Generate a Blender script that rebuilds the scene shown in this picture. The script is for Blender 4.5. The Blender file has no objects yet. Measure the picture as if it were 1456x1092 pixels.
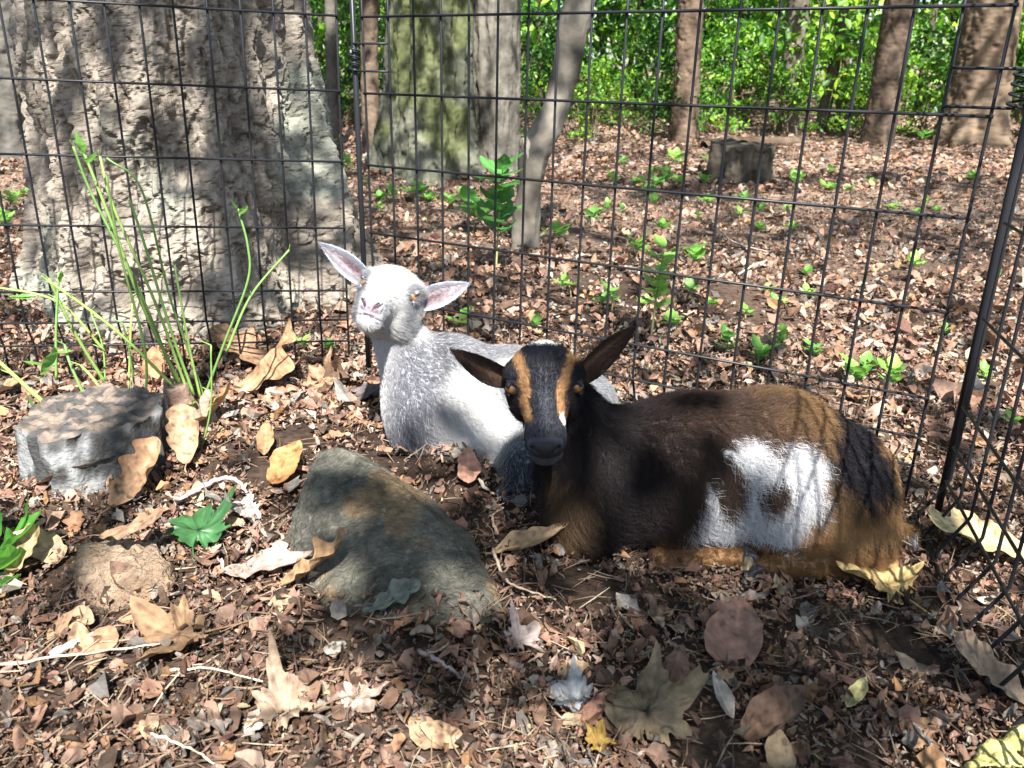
import bpy, bmesh, math, random
import numpy as np
from mathutils import Vector, Matrix, Quaternion

random.seed(5)
RNG = np.random.default_rng(11)
SC = bpy.context.scene
COL = SC.collection

# ------------------------------------------------------------------ camera
PITCH = math.radians(21.77)
CAMZ = 0.75
FPX = 1132.0
cam_data = bpy.data.cameras.new('camera')
cam_data.sensor_width = 36.0
cam_data.lens = FPX / 1456.0 * 36.0
cam_data.clip_start = 0.05
cam_data.clip_end = 400.0
cam_data.dof.use_dof = True
cam_data.dof.focus_distance = 1.45
cam_data.dof.aperture_fstop = 9.0
cam = bpy.data.objects.new('camera', cam_data)
cam.location = (0, 0, CAMZ)
cam.rotation_euler = (math.pi / 2 - PITCH, 0, 0)
COL.objects.link(cam)
SC.camera = cam

# ------------------------------------------------------------------ sky, sun, exposure
SUN_EL = math.radians(53)
SUN_D = np.array([-0.17, 1.0, 0.0]); SUN_D /= np.linalg.norm(SUN_D)
SUN_DIR = np.array([SUN_D[0] * math.cos(SUN_EL), SUN_D[1] * math.cos(SUN_EL), -math.sin(SUN_EL)])
world = bpy.data.worlds.new('World'); SC.world = world; world.use_nodes = True
wn = world.node_tree.nodes; wl = world.node_tree.links
bg = wn['Background']
sky = wn.new('ShaderNodeTexSky'); sky.sky_type = 'NISHITA'; sky.sun_disc = False
sky.sun_elevation = SUN_EL; sky.sun_rotation = math.atan2(-SUN_DIR[0], -SUN_DIR[1])
sky.air_density = 1.0; sky.dust_density = 1.2; sky.ozone_density = 1.0
wl.new(sky.outputs[0], bg.inputs[0]); bg.inputs[1].default_value = 0.07
sun = bpy.data.lights.new('sun', 'SUN'); sun.energy = 5.0; sun.angle = math.radians(0.45); sun.color = (1.0, 0.965, 0.915)
sun_o = bpy.data.objects.new('sun', sun); COL.objects.link(sun_o); sun_o.location = (1, -6, 9)
sun_o.rotation_euler = Vector(SUN_DIR).to_track_quat('-Z', 'Y').to_euler()
SC.view_settings.view_transform = 'Standard'; SC.view_settings.look = 'None'
SC.view_settings.exposure = 2.0; SC.view_settings.gamma = 1.0; SC.view_settings.use_curve_mapping = False
SC.render.engine = 'CYCLES'
SC.cycles.use_denoising = True
SC.cycles.max_bounces = 6; SC.cycles.diffuse_bounces = 3; SC.cycles.transmission_bounces = 3; SC.cycles.transparent_max_bounces = 6
SC.cycles.caustics_reflective = False; SC.cycles.caustics_refractive = False

# ------------------------------------------------------------------ pixel to place, terrain
CP, SP = math.cos(PITCH), math.sin(PITCH)
def ray(px, py):
    u, v = (px - 728) / FPX, (py - 546) / FPX
    return np.array([u, CP - SP * v, -SP - CP * v])
def P(px, py, Y):
    """the place at distance Y in front of the camera that the photograph shows at (px, py)"""
    d = ray(px, py); return np.array([0, 0, CAMZ]) + d * (Y / d[1])

def _hash(ix, iy, iz, seed):
    h = (ix.astype(np.int64) * 374761393 + iy.astype(np.int64) * 668265263 + iz.astype(np.int64) * 2147483647 + seed * 974711) & 0xFFFFFFFF
    h = ((h ^ (h >> 13)) * 1274126177) & 0xFFFFFFFF
    h = ((h ^ (h >> 16)) * 2246822519) & 0xFFFFFFFF
    return ((h ^ (h >> 15)) & 0xFFFFFF) / float(0xFFFFFF)
def vnoise(p, seed=0):
    p = np.asarray(p, float); i = np.floor(p).astype(np.int64); f = p - i; f = f * f * (3 - 2 * f)
    r = 0
    for dx in (0, 1):
        wx = f[:, 0] if dx else 1 - f[:, 0]
        for dy in (0, 1):
            wy = f[:, 1] if dy else 1 - f[:, 1]
            for dz in (0, 1):
                wz = f[:, 2] if dz else 1 - f[:, 2]
                r = r + wx * wy * wz * _hash(i[:, 0] + dx, i[:, 1] + dy, i[:, 2] + dz, seed)
    return r * 2 - 1
def fbm(p, oct=4, seed=0):
    a, s, r = 1.0, 1.0, 0
    for k in range(oct):
        r = r + a * vnoise(np.asarray(p) * s + 17.3 * k, seed + k); a *= 0.5; s *= 2.03
    return r
def worley(p, seed=0):
    p = np.asarray(p, float); i = np.floor(p).astype(np.int64)
    f1 = np.full(len(p), 9.0); f2 = np.full(len(p), 9.0); cid = np.zeros(len(p))
    for dx in (-1, 0, 1):
        for dy in (-1, 0, 1):
            for dz in (-1, 0, 1):
                c = i + np.array([dx, dy, dz])
                o = np.stack([_hash(c[:, 0], c[:, 1], c[:, 2], seed + q) for q in range(3)], 1)
                d = np.linalg.norm(c + o - p, axis=1)
                hid = _hash(c[:, 0], c[:, 1], c[:, 2], seed + 7)
                m = d < f1
                f2 = np.where(m, f1, np.minimum(f2, d)); cid = np.where(m, hid, cid); f1 = np.where(m, d, f1)
    return f1, f2, cid

def sstep(a, b, x):
    t = np.clip((np.asarray(x, float) - a) / (b - a), 0, 1); return t * t * (3 - 2 * t)

def gz(x, y):
    x = np.asarray(x, float); y = np.asarray(y, float)
    sh = np.broadcast(x, y).shape
    xx = np.broadcast_to(x, sh).ravel(); yy = np.broadcast_to(y, sh).ravel()
    z = 0.02 - 0.03 * np.clip(xx, -2.2, 1.5)
    z = z + 0.030 * np.exp(-(((xx + .35) / .25) ** 2 + ((yy - 1.45) / .18) ** 2))           # heap under the white goat
    z = z + 0.045 * np.exp(-(((xx + .115) / .085) ** 2 + ((yy - 1.33) / .05) ** 2))         # leaf heap in front of it
    z = z + 0.02 * np.exp(-(((xx + .9) / .3) ** 2 + ((yy - 1.35) / .25) ** 2))
    q = np.stack([xx, yy, xx * 0], 1)
    z = z + 0.012 * fbm(q * 4, 3, 3) + 0.03 * sstep(2.2, 5, yy) * fbm(q * .6, 2, 5)
    z = z + 0.012 * np.clip(np.hypot(xx, yy) - 9, 0, 60) * .9
    return z.reshape(sh) if sh else float(z[0])
def G(px, py, up=0.0):
    """where the sight line through (px, py) meets the ground"""
    d = ray(px, py); t = CAMZ / -d[2]
    for _ in range(12):
        p = d * t; t += (CAMZ + p[2] - gz(p[0], p[1]) - up) / -d[2] * 0.8
    p = d * t; return np.array([p[0], p[1], CAMZ + p[2]])
def pxm(p):
    """photograph pixels per metre at a place"""
    return FPX / (p[1] * CP + (CAMZ - p[2]) * SP)

# ------------------------------------------------------------------ materials
def hexc(r, g, b, a=1.0): return (r, g, b, a)
MATS = {}
def mat_col(name, rough=0.8, noise=0.25, nscale=60.0, bump=0.0, bscale=120.0, spec=0.3, transl=0.0, sheen=0.0, tint=(1, 1, 1)):
    """colour from the mesh's Col attribute, varied by noise; optional light through thin leaves"""
    if name in MATS: return MATS[name]
    m = bpy.data.materials.new(name); m.use_nodes = True; MATS[name] = m
    n, l = m.node_tree.nodes, m.node_tree.links
    b = n['Principled BSDF']; b.inputs['Roughness'].default_value = rough
    b.inputs['Specular IOR Level'].default_value = spec
    at = n.new('ShaderNodeAttribute'); at.attribute_name = 'Col'
    tc = n.new('ShaderNodeTexCoord')
    nt = n.new('ShaderNodeTexNoise'); nt.inputs['Scale'].default_value = nscale; nt.inputs['Detail'].default_value = 4
    l.new(tc.outputs['Object'], nt.inputs['Vector'])
    mr = n.new('ShaderNodeMapRange'); mr.inputs['From Min'].default_value = .3; mr.inputs['From Max'].default_value = .7
    mr.inputs['To Min'].default_value = 1 - noise; mr.inputs['To Max'].default_value = 1 + noise
    l.new(nt.outputs['Fac'], mr.inputs['Value'])
    mx = n.new('ShaderNodeVectorMath'); mx.operation = 'SCALE'
    l.new(at.outputs['Color'], mx.inputs[0]); l.new(mr.outputs[0], mx.inputs['Scale'])
    l.new(mx.outputs[0], b.inputs['Base Color'])
    if bump:
        bt = n.new('ShaderNodeTexNoise'); bt.inputs['Scale'].default_value = bscale; bt.inputs['Detail'].default_value = 6
        l.new(tc.outputs['Object'], bt.inputs['Vector'])
        bp = n.new('ShaderNodeBump'); bp.inputs['Strength'].default_value = bump; bp.inputs['Distance'].default_value = 0.01
        l.new(bt.outputs['Fac'], bp.inputs['Height']); l.new(bp.outputs[0], b.inputs['Normal'])
    if transl:
        tr = n.new('ShaderNodeBsdfTranslucent'); ms = n.new('ShaderNodeMixShader'); ms.inputs[0].default_value = transl
        l.new(mx.outputs[0], tr.inputs['Color']); l.new(b.outputs[0], ms.inputs[1]); l.new(tr.outputs[0], ms.inputs[2])
        l.new(ms.outputs[0], n['Material Output'].inputs['Surface'])
    return m
M_LITTER = mat_col('dry_leaf', .75, .3, 90, .25, 150, .25, .12)
M_GREEN = mat_col('green_leaf', .42, .18, 40, .0, 100, .45, .5)
M_STEM = mat_col('green_stem', .55, .15, 80, 0, 100, .35)
M_BARK = mat_col('bark', .9, .28, 45, .55, 110, .15)
M_BARK_FAR = mat_col('bark_far', .9, .35, 9, .6, 22, .15)
M_ROCK = mat_col('rock', .72, .4, 60, 1.0, 160, .3)
M_GROUND = mat_col('soil', .95, .5, 55, 1.0, 70, .1)
M_SKIN = mat_col('goat_skin', .7, .1, 90, .1, 200, .3)
M_WOOD = mat_col('cut_wood', .85, .25, 60, .5, 140, .15)
M_HOOF = mat_col('hoof', .5, .2, 120, .3, 200, .4)
M_DROP = mat_col('dropping', .45, .2, 200, .2, 300, .4)

def mat_wire():
    m = bpy.data.materials.new('black_coated_wire'); m.use_nodes = True
    n, l = m.node_tree.nodes, m.node_tree.links; b = n['Principled BSDF']
    b.inputs['Roughness'].default_value = .36; b.inputs['Specular IOR Level'].default_value = .16
    nt = n.new('ShaderNodeTexNoise'); nt.inputs['Scale'].default_value = 55
    cr = n.new('ShaderNodeValToRGB'); cr.color_ramp.elements[0].color = (.006, .007, .009, 1); cr.color_ramp.elements[1].color = (.022, .023, .026, 1)
    l.new(nt.outputs[0], cr.inputs[0]); l.new(cr.outputs[0], b.inputs['Base Color'])
    return m
M_WIRE = mat_wire()
def mat_fur():
    m = bpy.data.materials.new('fur'); m.use_nodes = True
    n, l = m.node_tree.nodes, m.node_tree.links; b = n['Principled BSDF']
    b.inputs['Roughness'].default_value = .55; b.inputs['Specular IOR Level'].default_value = .16
    at = n.new('ShaderNodeAttribute'); at.attribute_name = 'Col'
    l.new(at.outputs['Color'], b.inputs['Base Color'])
    tr = n.new('ShaderNodeBsdfTranslucent'); ms = n.new('ShaderNodeMixShader'); ms.inputs[0].default_value = .25
    l.new(at.outputs['Color'], tr.inputs['Color']); l.new(b.outputs[0], ms.inputs[1]); l.new(tr.outputs[0], ms.inputs[2])
    l.new(ms.outputs[0], n['Material Output'].inputs['Surface'])
    return m
M_FUR = mat_fur()
def mat_eye():
    m = bpy.data.materials.new('goat_eye'); m.use_nodes = True
    n, l = m.node_tree.nodes, m.node_tree.links; b = n['Principled BSDF']
    b.inputs['Roughness'].default_value = .06; b.inputs['Specular IOR Level'].default_value = .6
    at = n.new('ShaderNodeAttribute'); at.attribute_name = 'Col'; l.new(at.outputs['Color'], b.inputs['Base Color'])
    return m
M_EYE = mat_eye()

# ------------------------------------------------------------------ mesh helpers
def mesh_np(name, V, faces, col=None, smooth=True):
    """faces: list of int arrays, each (n, k)"""
    me = bpy.data.meshes.new(name); V = np.asarray(V, np.float32)
    me.vertices.add(len(V)); me.vertices.foreach_set('co', V.ravel())
    faces = [np.asarray(f, np.int32) for f in (faces if isinstance(faces, list) else [faces]) if len(f)]
    nl = sum(f.size for f in faces); npol = sum(len(f) for f in faces)
    me.loops.add(nl); me.polygons.add(npol)
    me.loops.foreach_set('vertex_index', np.concatenate([f.ravel() for f in faces]))
    tot = np.concatenate([np.full(len(f), f.shape[1], np.int32) for f in faces])
    me.polygons.foreach_set('loop_start', np.concatenate([[0], np.cumsum(tot)[:-1]]).astype(np.int32))
    me.polygons.foreach_set('use_smooth', np.full(npol, smooth))
    me.update(calc_edges=True)
    if col is not None:
        c = np.ones((len(V), 4), np.float32); c[:, :3] = np.asarray(col, np.float32)
        a = me.attributes.new('Col', 'FLOAT_COLOR', 'POINT'); a.data.foreach_set('color', c.ravel())
    me.validate()
    return me
def link(name, me, mat=None, parent=None, loc=None):
    o = bpy.data.objects.new(name, me)
    if mat is not None and me is not None and len(me.materials) == 0: me.materials.append(mat)
    COL.objects.link(o)
    if parent is not None: o.parent = parent
    if loc is not None: o.location = loc
    return o
def tag(o, label=None, cat=None, group=None, kind=None):
    if label: o['label'] = label
    if cat: o['category'] = cat
    if group: o['group'] = group
    if kind: o['kind'] = kind
    return o
def thing(name, loc, label, cat, group=None):
    o = bpy.data.objects.new(name, None); o.empty_display_size = .05; COL.objects.link(o); o.location = tuple(map(float, loc))
    return tag(o, label, cat, group)
def tube(pts, rad, n=8, cap=True, twist=0):
    """tapered tube along points; returns V, F(list)"""
    pts = np.asarray(pts, float); k = len(pts); rad = np.broadcast_to(np.asarray(rad, float), (k,))
    T = np.gradient(pts, axis=0); T /= np.linalg.norm(T, axis=1)[:, None] + 1e-12
    ref = np.array([0, 0, 1.0]) if abs(T[0][2]) < .9 else np.array([1.0, 0, 0])
    V = []
    a = np.cross(ref, T[0]); a /= np.linalg.norm(a)
    ang = np.linspace(0, 2 * math.pi, n, endpoint=False)
    for i in range(k):
        a = a - T[i] * (a @ T[i]); a /= np.linalg.norm(a); b = np.cross(T[i], a)
        V.append(pts[i] + rad[i] * (np.cos(ang)[:, None] * a + np.sin(ang)[:, None] * b))
    V = np.concatenate(V)
    i = np.arange(k - 1)[:, None] * n; j = np.arange(n)[None]; j2 = (j + 1) % n
    F = np.stack([i + j, i + j2, i + n + j2, i + n + j], -1).reshape(-1, 4)
    out = [F]
    if cap: out.append(np.array([list(range(n))[::-1], [(k - 1) * n + q for q in range(n)]]))
    return V, out
def smooth_path(pts, k=12):
    """Catmull-Rom through points"""
    p = np.asarray(pts, float); p = np.vstack([2 * p[0] - p[1], p, 2 * p[-1] - p[-2]]); out = []
    for i in range(1, len(p) - 2):
        for t in np.linspace(0, 1, k, endpoint=False):
            out.append(.5 * ((2 * p[i]) + (-p[i - 1] + p[i + 1]) * t + (2 * p[i - 1] - 5 * p[i] + 4 * p[i + 1] - p[i + 2]) * t * t + (-p[i - 1] + 3 * p[i] - 3 * p[i + 1] + p[i + 2]) * t ** 3))
    out.append(p[-2]); return np.array(out)
def join(parts):
    """[(V, [F..]), ...] -> V, [F3, F4, ...]"""
    Vs, by, o = [], {}, 0
    for V, Fs in parts:
        for F in (Fs if isinstance(Fs, list) else [Fs]):
            F = np.asarray(F)
            if len(F): by.setdefault(F.shape[1], []).append(F + o)
        Vs.append(V); o += len(V)
    return np.concatenate(Vs), [np.concatenate(v) for v in by.values()]
def normals(V, F):
    """vertex normals for quads or tris"""
    n = np.cross(V[F[:, 1]] - V[F[:, 0]], V[F[:, 2]] - V[F[:, 0]])
    if F.shape[1] == 4: n = n + np.cross(V[F[:, 2]] - V[F[:, 0]], V[F[:, 3]] - V[F[:, 0]])
    N = np.zeros_like(V)
    for k in range(F.shape[1]): np.add.at(N, F[:, k], n)
    return N / (np.linalg.norm(N, axis=1)[:, None] + 1e-12)
def rot_from(z, x=None):
    z = np.asarray(z, float); z = z / np.linalg.norm(z)
    x = np.array([1.0, 0, 0]) if x is None else np.asarray(x, float)
    x = x - z * (x @ z); x /= np.linalg.norm(x) + 1e-12
    return np.stack([x, np.cross(z, x), z], 1)
def euler_mats(rx, ry, rz):
    cx, sx, cy, sy, cz, sz = np.cos(rx), np.sin(rx), np.cos(ry), np.sin(ry), np.cos(rz), np.sin(rz)
    R = np.empty((len(rx), 3, 3))
    R[:, 0, 0] = cz * cy; R[:, 0, 1] = cz * sy * sx - sz * cx; R[:, 0, 2] = cz * sy * cx + sz * sx
    R[:, 1, 0] = sz * cy; R[:, 1, 1] = sz * sy * sx + cz * cx; R[:, 1, 2] = sz * sy * cx - cz * sx
    R[:, 2, 0] = -sy; R[:, 2, 1] = cy * sx; R[:, 2, 2] = cy * cx
    return R

# ================================================================== GROUND
def build_ground():
    def axis(lo, hi, fine_lo, fine_hi, d):
        a = list(np.arange(fine_lo, fine_hi, d)); s = d; x = fine_hi
        while x < hi: a.append(x); s *= 1.16; x += s
        a.append(hi); s = d; x = fine_lo - d; b = []
        while x > lo: b.append(x); s *= 1.16; x -= s
        b.append(lo); return np.array(b[::-1] + a)
    X = axis(-70, 70, -1.6, 2.2, .03); Y = axis(-25, 90, .4, 3.6, .03)
    gx, gy = np.meshgrid(X, Y); z = gz(gx, gy)
    V = np.stack([gx.ravel(), gy.ravel(), z.ravel() - .004], 1); nx, ny = len(X), len(Y)
    i = (np.arange(ny - 1)[:, None] * nx + np.arange(nx - 1)[None]).ravel()
    F = np.stack([i, i + 1, i + nx + 1, i + nx], 1)
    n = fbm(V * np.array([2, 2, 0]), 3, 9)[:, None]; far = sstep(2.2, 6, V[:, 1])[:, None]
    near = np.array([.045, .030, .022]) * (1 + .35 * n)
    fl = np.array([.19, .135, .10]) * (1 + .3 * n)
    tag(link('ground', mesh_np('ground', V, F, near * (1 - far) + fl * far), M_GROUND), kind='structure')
build_ground()

# ------------------------------------------------------------------ leaf litter
PAL = np.array([[.40, .25, .18], [.33, .19, .125], [.46, .33, .25], [.24, .14, .09], [.15, .09, .06], [.30, .25, .21],
                [.42, .36, .29], [.50, .40, .24], [.10, .07, .05], [.36, .20, .10], [.22, .20, .18], [.29, .16, .12]])
PAL = PAL * .70
PALW = np.array([5, 5, 4, 4, 3, 2, 2, .8, 2, 2, 1.6, 3.5]); PALW = PALW / PALW.sum()
def flakes(xy, size, aspect, lift=0.0, tilt=.5, curl=.5, pal=None, seed=1):
    """irregular curled leaf scraps: a rim of seven points round a centre"""
    r = np.random.default_rng(seed); n = len(xy); k = 9
    ang = np.linspace(0, 2 * math.pi, k, endpoint=False)[None] + r.normal(0, .22, (n, k))
    rad = r.uniform(.45, 1.15, (n, k)); rad = .6 * rad + .2 * np.roll(rad, 1, 1) + .2 * np.roll(rad, -1, 1)
    x = np.cos(ang) * rad; y = np.sin(ang) * rad / aspect[:, None]
    c1 = r.normal(0, curl, (n, 1)); c2 = r.normal(0, curl, (n, 1))
    z = c1 * x * x * .7 + c2 * y * y * aspect[:, None] + np.abs(r.normal(0, .5, (n, 1))) * np.abs(y) + r.normal(0, .09, (n, k))
    L = np.concatenate([np.zeros((n, 1, 3)), np.stack([x, y, z], -1)], 1)
    L[:, 0, 2] = -np.abs(r.normal(0, .08, n))
    L *= size[:, None, None]
    R = euler_mats(r.normal(0, tilt, n), r.normal(0, tilt, n), r.uniform(0, 6.283, n))
    W = np.einsum('nij,nkj->nki', R, L)
    base = np.stack([xy[:, 0], xy[:, 1], gz(xy[:, 0], xy[:, 1]) + lift * r.random(n)], 1)
    W[:, :, 2] -= W[:, :, 2].min(1)[:, None] * .6
    W += base[:, None]
    o = (np.arange(n) * (k + 1))[:, None]
    F = np.stack([np.stack([o[:, 0], o[:, 0] + 1 + j, o[:, 0] + 1 + (j + 1) % k], 1) for j in range(k)], 1).reshape(-1, 3)
    pal = PAL if pal is None else pal
    ci = r.choice(len(pal), n, p=PALW if len(pal) == len(PALW) else None)
    c = pal[ci] * r.uniform(.75, 1.25, (n, 1))
    C = np.repeat(c[:, None], k + 1, 1) * r.uniform(.85, 1.15, (n, k + 1, 1))
    shade_damp = 1 - .42 * sstep(1.12, .82, xy[:, 1] + .25 * fbm(np.column_stack([xy * 6, xy[:, 0] * 0]), 2, 12))   # near floor: shade put into the colour, with wet trampled mulch
    C = C * shade_damp[:, None, None]
    return W.reshape(-1, 3), F, C.reshape(-1, 3)
def build_litter():
    r = np.random.default_rng(3)
    def scatter(n, y0, y1, wmul=.78, pw=1.0, off=0.3):
        y = y0 + (y1 - y0) * r.random(n) ** pw
        x = (r.random(n) * 2 - 1) * (y * wmul + off)
        return np.stack([x, y], 1)
    # inside the pen
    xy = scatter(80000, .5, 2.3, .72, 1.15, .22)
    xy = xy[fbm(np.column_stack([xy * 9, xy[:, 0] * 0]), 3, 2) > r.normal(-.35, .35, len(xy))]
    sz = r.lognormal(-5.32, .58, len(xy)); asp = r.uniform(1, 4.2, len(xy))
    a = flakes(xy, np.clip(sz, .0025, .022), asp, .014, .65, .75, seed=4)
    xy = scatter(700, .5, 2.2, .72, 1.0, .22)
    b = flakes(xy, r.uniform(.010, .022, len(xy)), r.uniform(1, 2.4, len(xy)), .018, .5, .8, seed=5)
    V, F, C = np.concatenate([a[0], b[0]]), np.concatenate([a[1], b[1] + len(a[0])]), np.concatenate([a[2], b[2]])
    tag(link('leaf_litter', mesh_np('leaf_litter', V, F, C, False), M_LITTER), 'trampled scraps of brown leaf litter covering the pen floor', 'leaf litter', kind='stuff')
    # dried needles, petioles and shreds
    n = 3200; xy = scatter(n, .5, 2.2, .72, 1.1, .22); L = r.uniform(.008, .035, n); az = r.uniform(0, 6.283, n); el = r.normal(0, .25, n)
    d = np.stack([np.cos(az) * np.cos(el), np.sin(az) * np.cos(el), np.sin(el)], 1) * L[:, None]
    c = np.stack([xy[:, 0], xy[:, 1], gz(xy[:, 0], xy[:, 1]) + .006 + .012 * r.random(n)], 1)
    s = np.cross(d, [0, 0, 1.0]); s /= np.linalg.norm(s, axis=1)[:, None]; w = r.uniform(.0005, .0013, (n, 1))
    up = np.array([0, 0, 1.0]) * w
    bend = r.normal(0, .12, (n, 1)) * L[:, None] * s
    st = []
    for t, ww in ((-1, .6), (0, 1), (1, .5)):
        q = c + d * t + bend * (1 - abs(t))
        st += [q + s * w * ww, q + up * ww * 1.6, q - s * w * ww]
    V = np.stack(st, 1); o = np.arange(n) * 9; F = []
    for i in (0, 3):
        for j in (0, 1): F.append(np.stack([o + i + j, o + i + j + 1, o + i + j + 4, o + i + j + 3], 1))
    pal = np.array([[.2, .14, .09], [.14, .09, .06], [.26, .2, .14], [.09, .06, .04], [.17, .115, .075]])
    C = np.repeat((pal[r.integers(0, 5, n)] * r.uniform(.7, 1.2, (n, 1)))[:, None], 9, 1).reshape(-1, 3)
    tag(link('litter_shreds', mesh_np('litter_shreds', V.reshape(-1, 3), np.concatenate(F), C), M_LITTER), 'thin dry stalks and shreds strewn through the litter', 'leaf litter', kind='stuff')
    # woodland floor beyond the wire
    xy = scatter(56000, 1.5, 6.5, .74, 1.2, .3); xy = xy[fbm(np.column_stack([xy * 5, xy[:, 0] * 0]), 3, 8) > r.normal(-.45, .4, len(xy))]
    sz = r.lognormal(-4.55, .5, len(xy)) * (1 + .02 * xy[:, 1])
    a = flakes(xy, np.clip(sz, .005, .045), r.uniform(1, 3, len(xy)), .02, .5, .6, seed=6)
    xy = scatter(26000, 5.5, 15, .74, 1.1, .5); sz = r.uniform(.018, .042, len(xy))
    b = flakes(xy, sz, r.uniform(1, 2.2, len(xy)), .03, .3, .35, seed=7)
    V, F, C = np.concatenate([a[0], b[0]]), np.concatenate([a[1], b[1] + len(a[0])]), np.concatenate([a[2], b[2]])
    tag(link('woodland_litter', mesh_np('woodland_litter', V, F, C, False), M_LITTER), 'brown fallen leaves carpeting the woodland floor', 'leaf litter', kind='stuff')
build_litter()

# ================================================================== TREES
def bark_tube(name, path, rad, nu, seed, colA, colB, depth, sx, sz_, lobes=0.0, lobe_h=.35, furrow=.5, moss=None, front=None, style='plate', smooth=True):
    """trunk with real bark relief: path (k,3) smoothed, rad (k)"""
    path = np.asarray(path, float); k = len(path); rad = np.asarray(rad, float)
    th = np.linspace(0, 2 * math.pi, nu, endpoint=False)
    if front is not None:      # more columns on one side
        th = th + .55 * np.sin(th - front + math.pi) * -1.0
    T = np.gradient(path, axis=0); T /= np.linalg.norm(T, axis=1)[:, None]
    a = np.cross(np.array([0, 1.0, 0]), T); a /= np.linalg.norm(a, axis=1)[:, None]; b = np.cross(T, a)
    dirs = np.cos(th)[None, :, None] * a[:, None] + np.sin(th)[None, :, None] * b[:, None]
    h = path[:, 2] - path[0, 2]
    rr = rad[:, None] * np.ones(nu)[None]
    if lobes:
        rng = np.random.default_rng(seed)
        lob = sum(rng.uniform(.4, 1) * np.cos(q * th + rng.uniform(0, 6.28)) for q in (3, 4, 5, 7)) / 2.2
        rr = rr * (1 + lobes * np.exp(-h / lobe_h)[:, None] * lob[None] + .22 * lobes * lob[None])
    base = path[:, None] + dirs * rr[..., None]
    q = base.reshape(-1, 3)
    w = q + .25 / sx * np.stack([vnoise(q * sx * .7, seed + 1), vnoise(q * sx * .7, seed + 2), vnoise(q * sx * .7, seed + 3)], 1)
    if style == 'plate':
        f1, f2, cid = worley(w * np.array([sx, sx, sz_]), seed)
        crack = 1 - sstep(0.015, .13, f2 - f1)
        f1b, f2b, cidb = worley(w * np.array([sx, sx, sz_]) * 2.3, seed + 5)
        crack2 = 1 - sstep(0.0, .13, f2b - f1b)
        big = fbm(q * np.array([sx * .35, sx * .35, sz_ * .25]), 3, seed + 8)
        disp = -1.0 * crack * (.35 + .65 * sstep(-.3, .1, vnoise(q * sx * .5, seed + 9))) - .45 * crack2 + .75 * cid + .35 * cidb + furrow * big + .3 * fbm(q * sx * 2.5, 4, seed + 4)
    elif style == 'furrow':
        rid = 1 - np.abs(fbm(w * np.array([sx * .62, sx * .62, sz_ * .3]), 4, seed)) * 1.9
        f1, f2, cid = worley(w * np.array([sx, sx, sz_ * .85]), seed + 3); crack = 1 - sstep(.015, .11, f2 - f1)
        f1b, f2b, cidb = worley(w * np.array([sx, sx, sz_ * 1.4]) * 2.1, seed + 5)
        disp = 1.3 * rid - .38 * crack + .16 * cid + .10 * cidb - .15 * (1 - sstep(0, .12, f2b - f1b)) + furrow * .5 * fbm(q * np.array([sx * .25, sx * .25, sz_ * .12]), 3, seed + 8) + .18 * fbm(q * sx * 3, 3, seed + 4)
    else:
        rid = 1 - np.abs(fbm(w * np.array([sx, sx, sz_]), 4, seed)) * 1.7
        cid = vnoise(q * sx * .3, seed + 6) * .5 + .5
        disp = rid * .9 + furrow * fbm(q * np.array([sx * .3, sx * .3, sz_ * .3]), 3, seed + 8) + .2 * fbm(q * sx * 3, 2, seed + 4)
        crack = 1 - sstep(.0, .5, rid)
    V = q + dirs.reshape(-1, 3) * (depth * disp)[:, None]
    t = np.clip(.5 + .5 * fbm(q * sx * .28, 3, seed + 12) + .35 * (cid - .5), 0, 1)[:, None]
    C = np.asarray(colA) * (1 - t) + np.asarray(colB) * t
    if moss is not None:
        m = sstep(.05, .5, fbm(q * moss[1], 3, seed + 20))[:, None] * moss[2]; C = C * (1 - m) + np.asarray(moss[0]) * m
    i = np.arange(k - 1)[:, None] * nu; j = np.arange(nu)[None]; j2 = (j + 1) % nu
    F = np.stack([i + j, i + j2, i + nu + j2, i + nu + j], -1).reshape(-1, 4)
    cap = np.arange((k - 1) * nu, k * nu)[None]
    return mesh_np(name, V, [F, cap], C, smooth)

LEAF_G = np.array([[.12, .30, .025], [.17, .38, .03], [.075, .22, .03], [.25, .43, .04], [.045, .14, .025]])
def leaf_cloud(cen, size, seed, tilt=.7, pal=LEAF_G, fold=.25):
    """leaf blades (two folded quads each) at given centres"""
    r = np.random.default_rng(seed); n = len(cen)
    L = np.array([[-1, 0, 0], [-.25, .5, fold * .5], [.55, .36, fold * .35], [1, 0, -.12], [.55, -.36, fold * .35], [-.25, -.5, fold * .5]], float)
    W = L[None] * (size[:, None, None] if np.ndim(size) else size)
    R = euler_mats(r.normal(0, tilt, n), r.normal(.25, tilt, n), r.uniform(0, 6.283, n))
    W = np.einsum('nij,nkj->nki', R, W) + cen[:, None]
    o = np.arange(n) * 6
    F = np.concatenate([np.stack([o, o + 3, o + 2, o + 1], 1), np.stack([o, o + 5, o + 4, o + 3], 1)])
    C = np.repeat((pal[r.integers(0, len(pal), n)] * r.uniform(.7, 1.3, (n, 1)))[:, None], 6, 1)
    return W.reshape(-1, 3), F, C.reshape(-1, 3)

def crown_mesh(name, spec, leaf, per, seed, spread=.55, pal=LEAF_G):
    """a crown made of leafy sprays: spec = list of spray centres"""
    r = np.random.default_rng(seed); cen = []
    for c in spec:
        d = r.normal(0, 1, (per, 3)); d /= np.linalg.norm(d, axis=1)[:, None]
        cen.append(np.asarray(c) + d * (spread * r.random((per, 1)) ** .5) * np.array([1, 1, .45]))
    cen = np.concatenate(cen)
    V, F, C = leaf_cloud(cen, leaf * r.uniform(.7, 1.3, len(cen)), seed + 1, .7, pal)
    return mesh_np(name, V, F, C)

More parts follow.
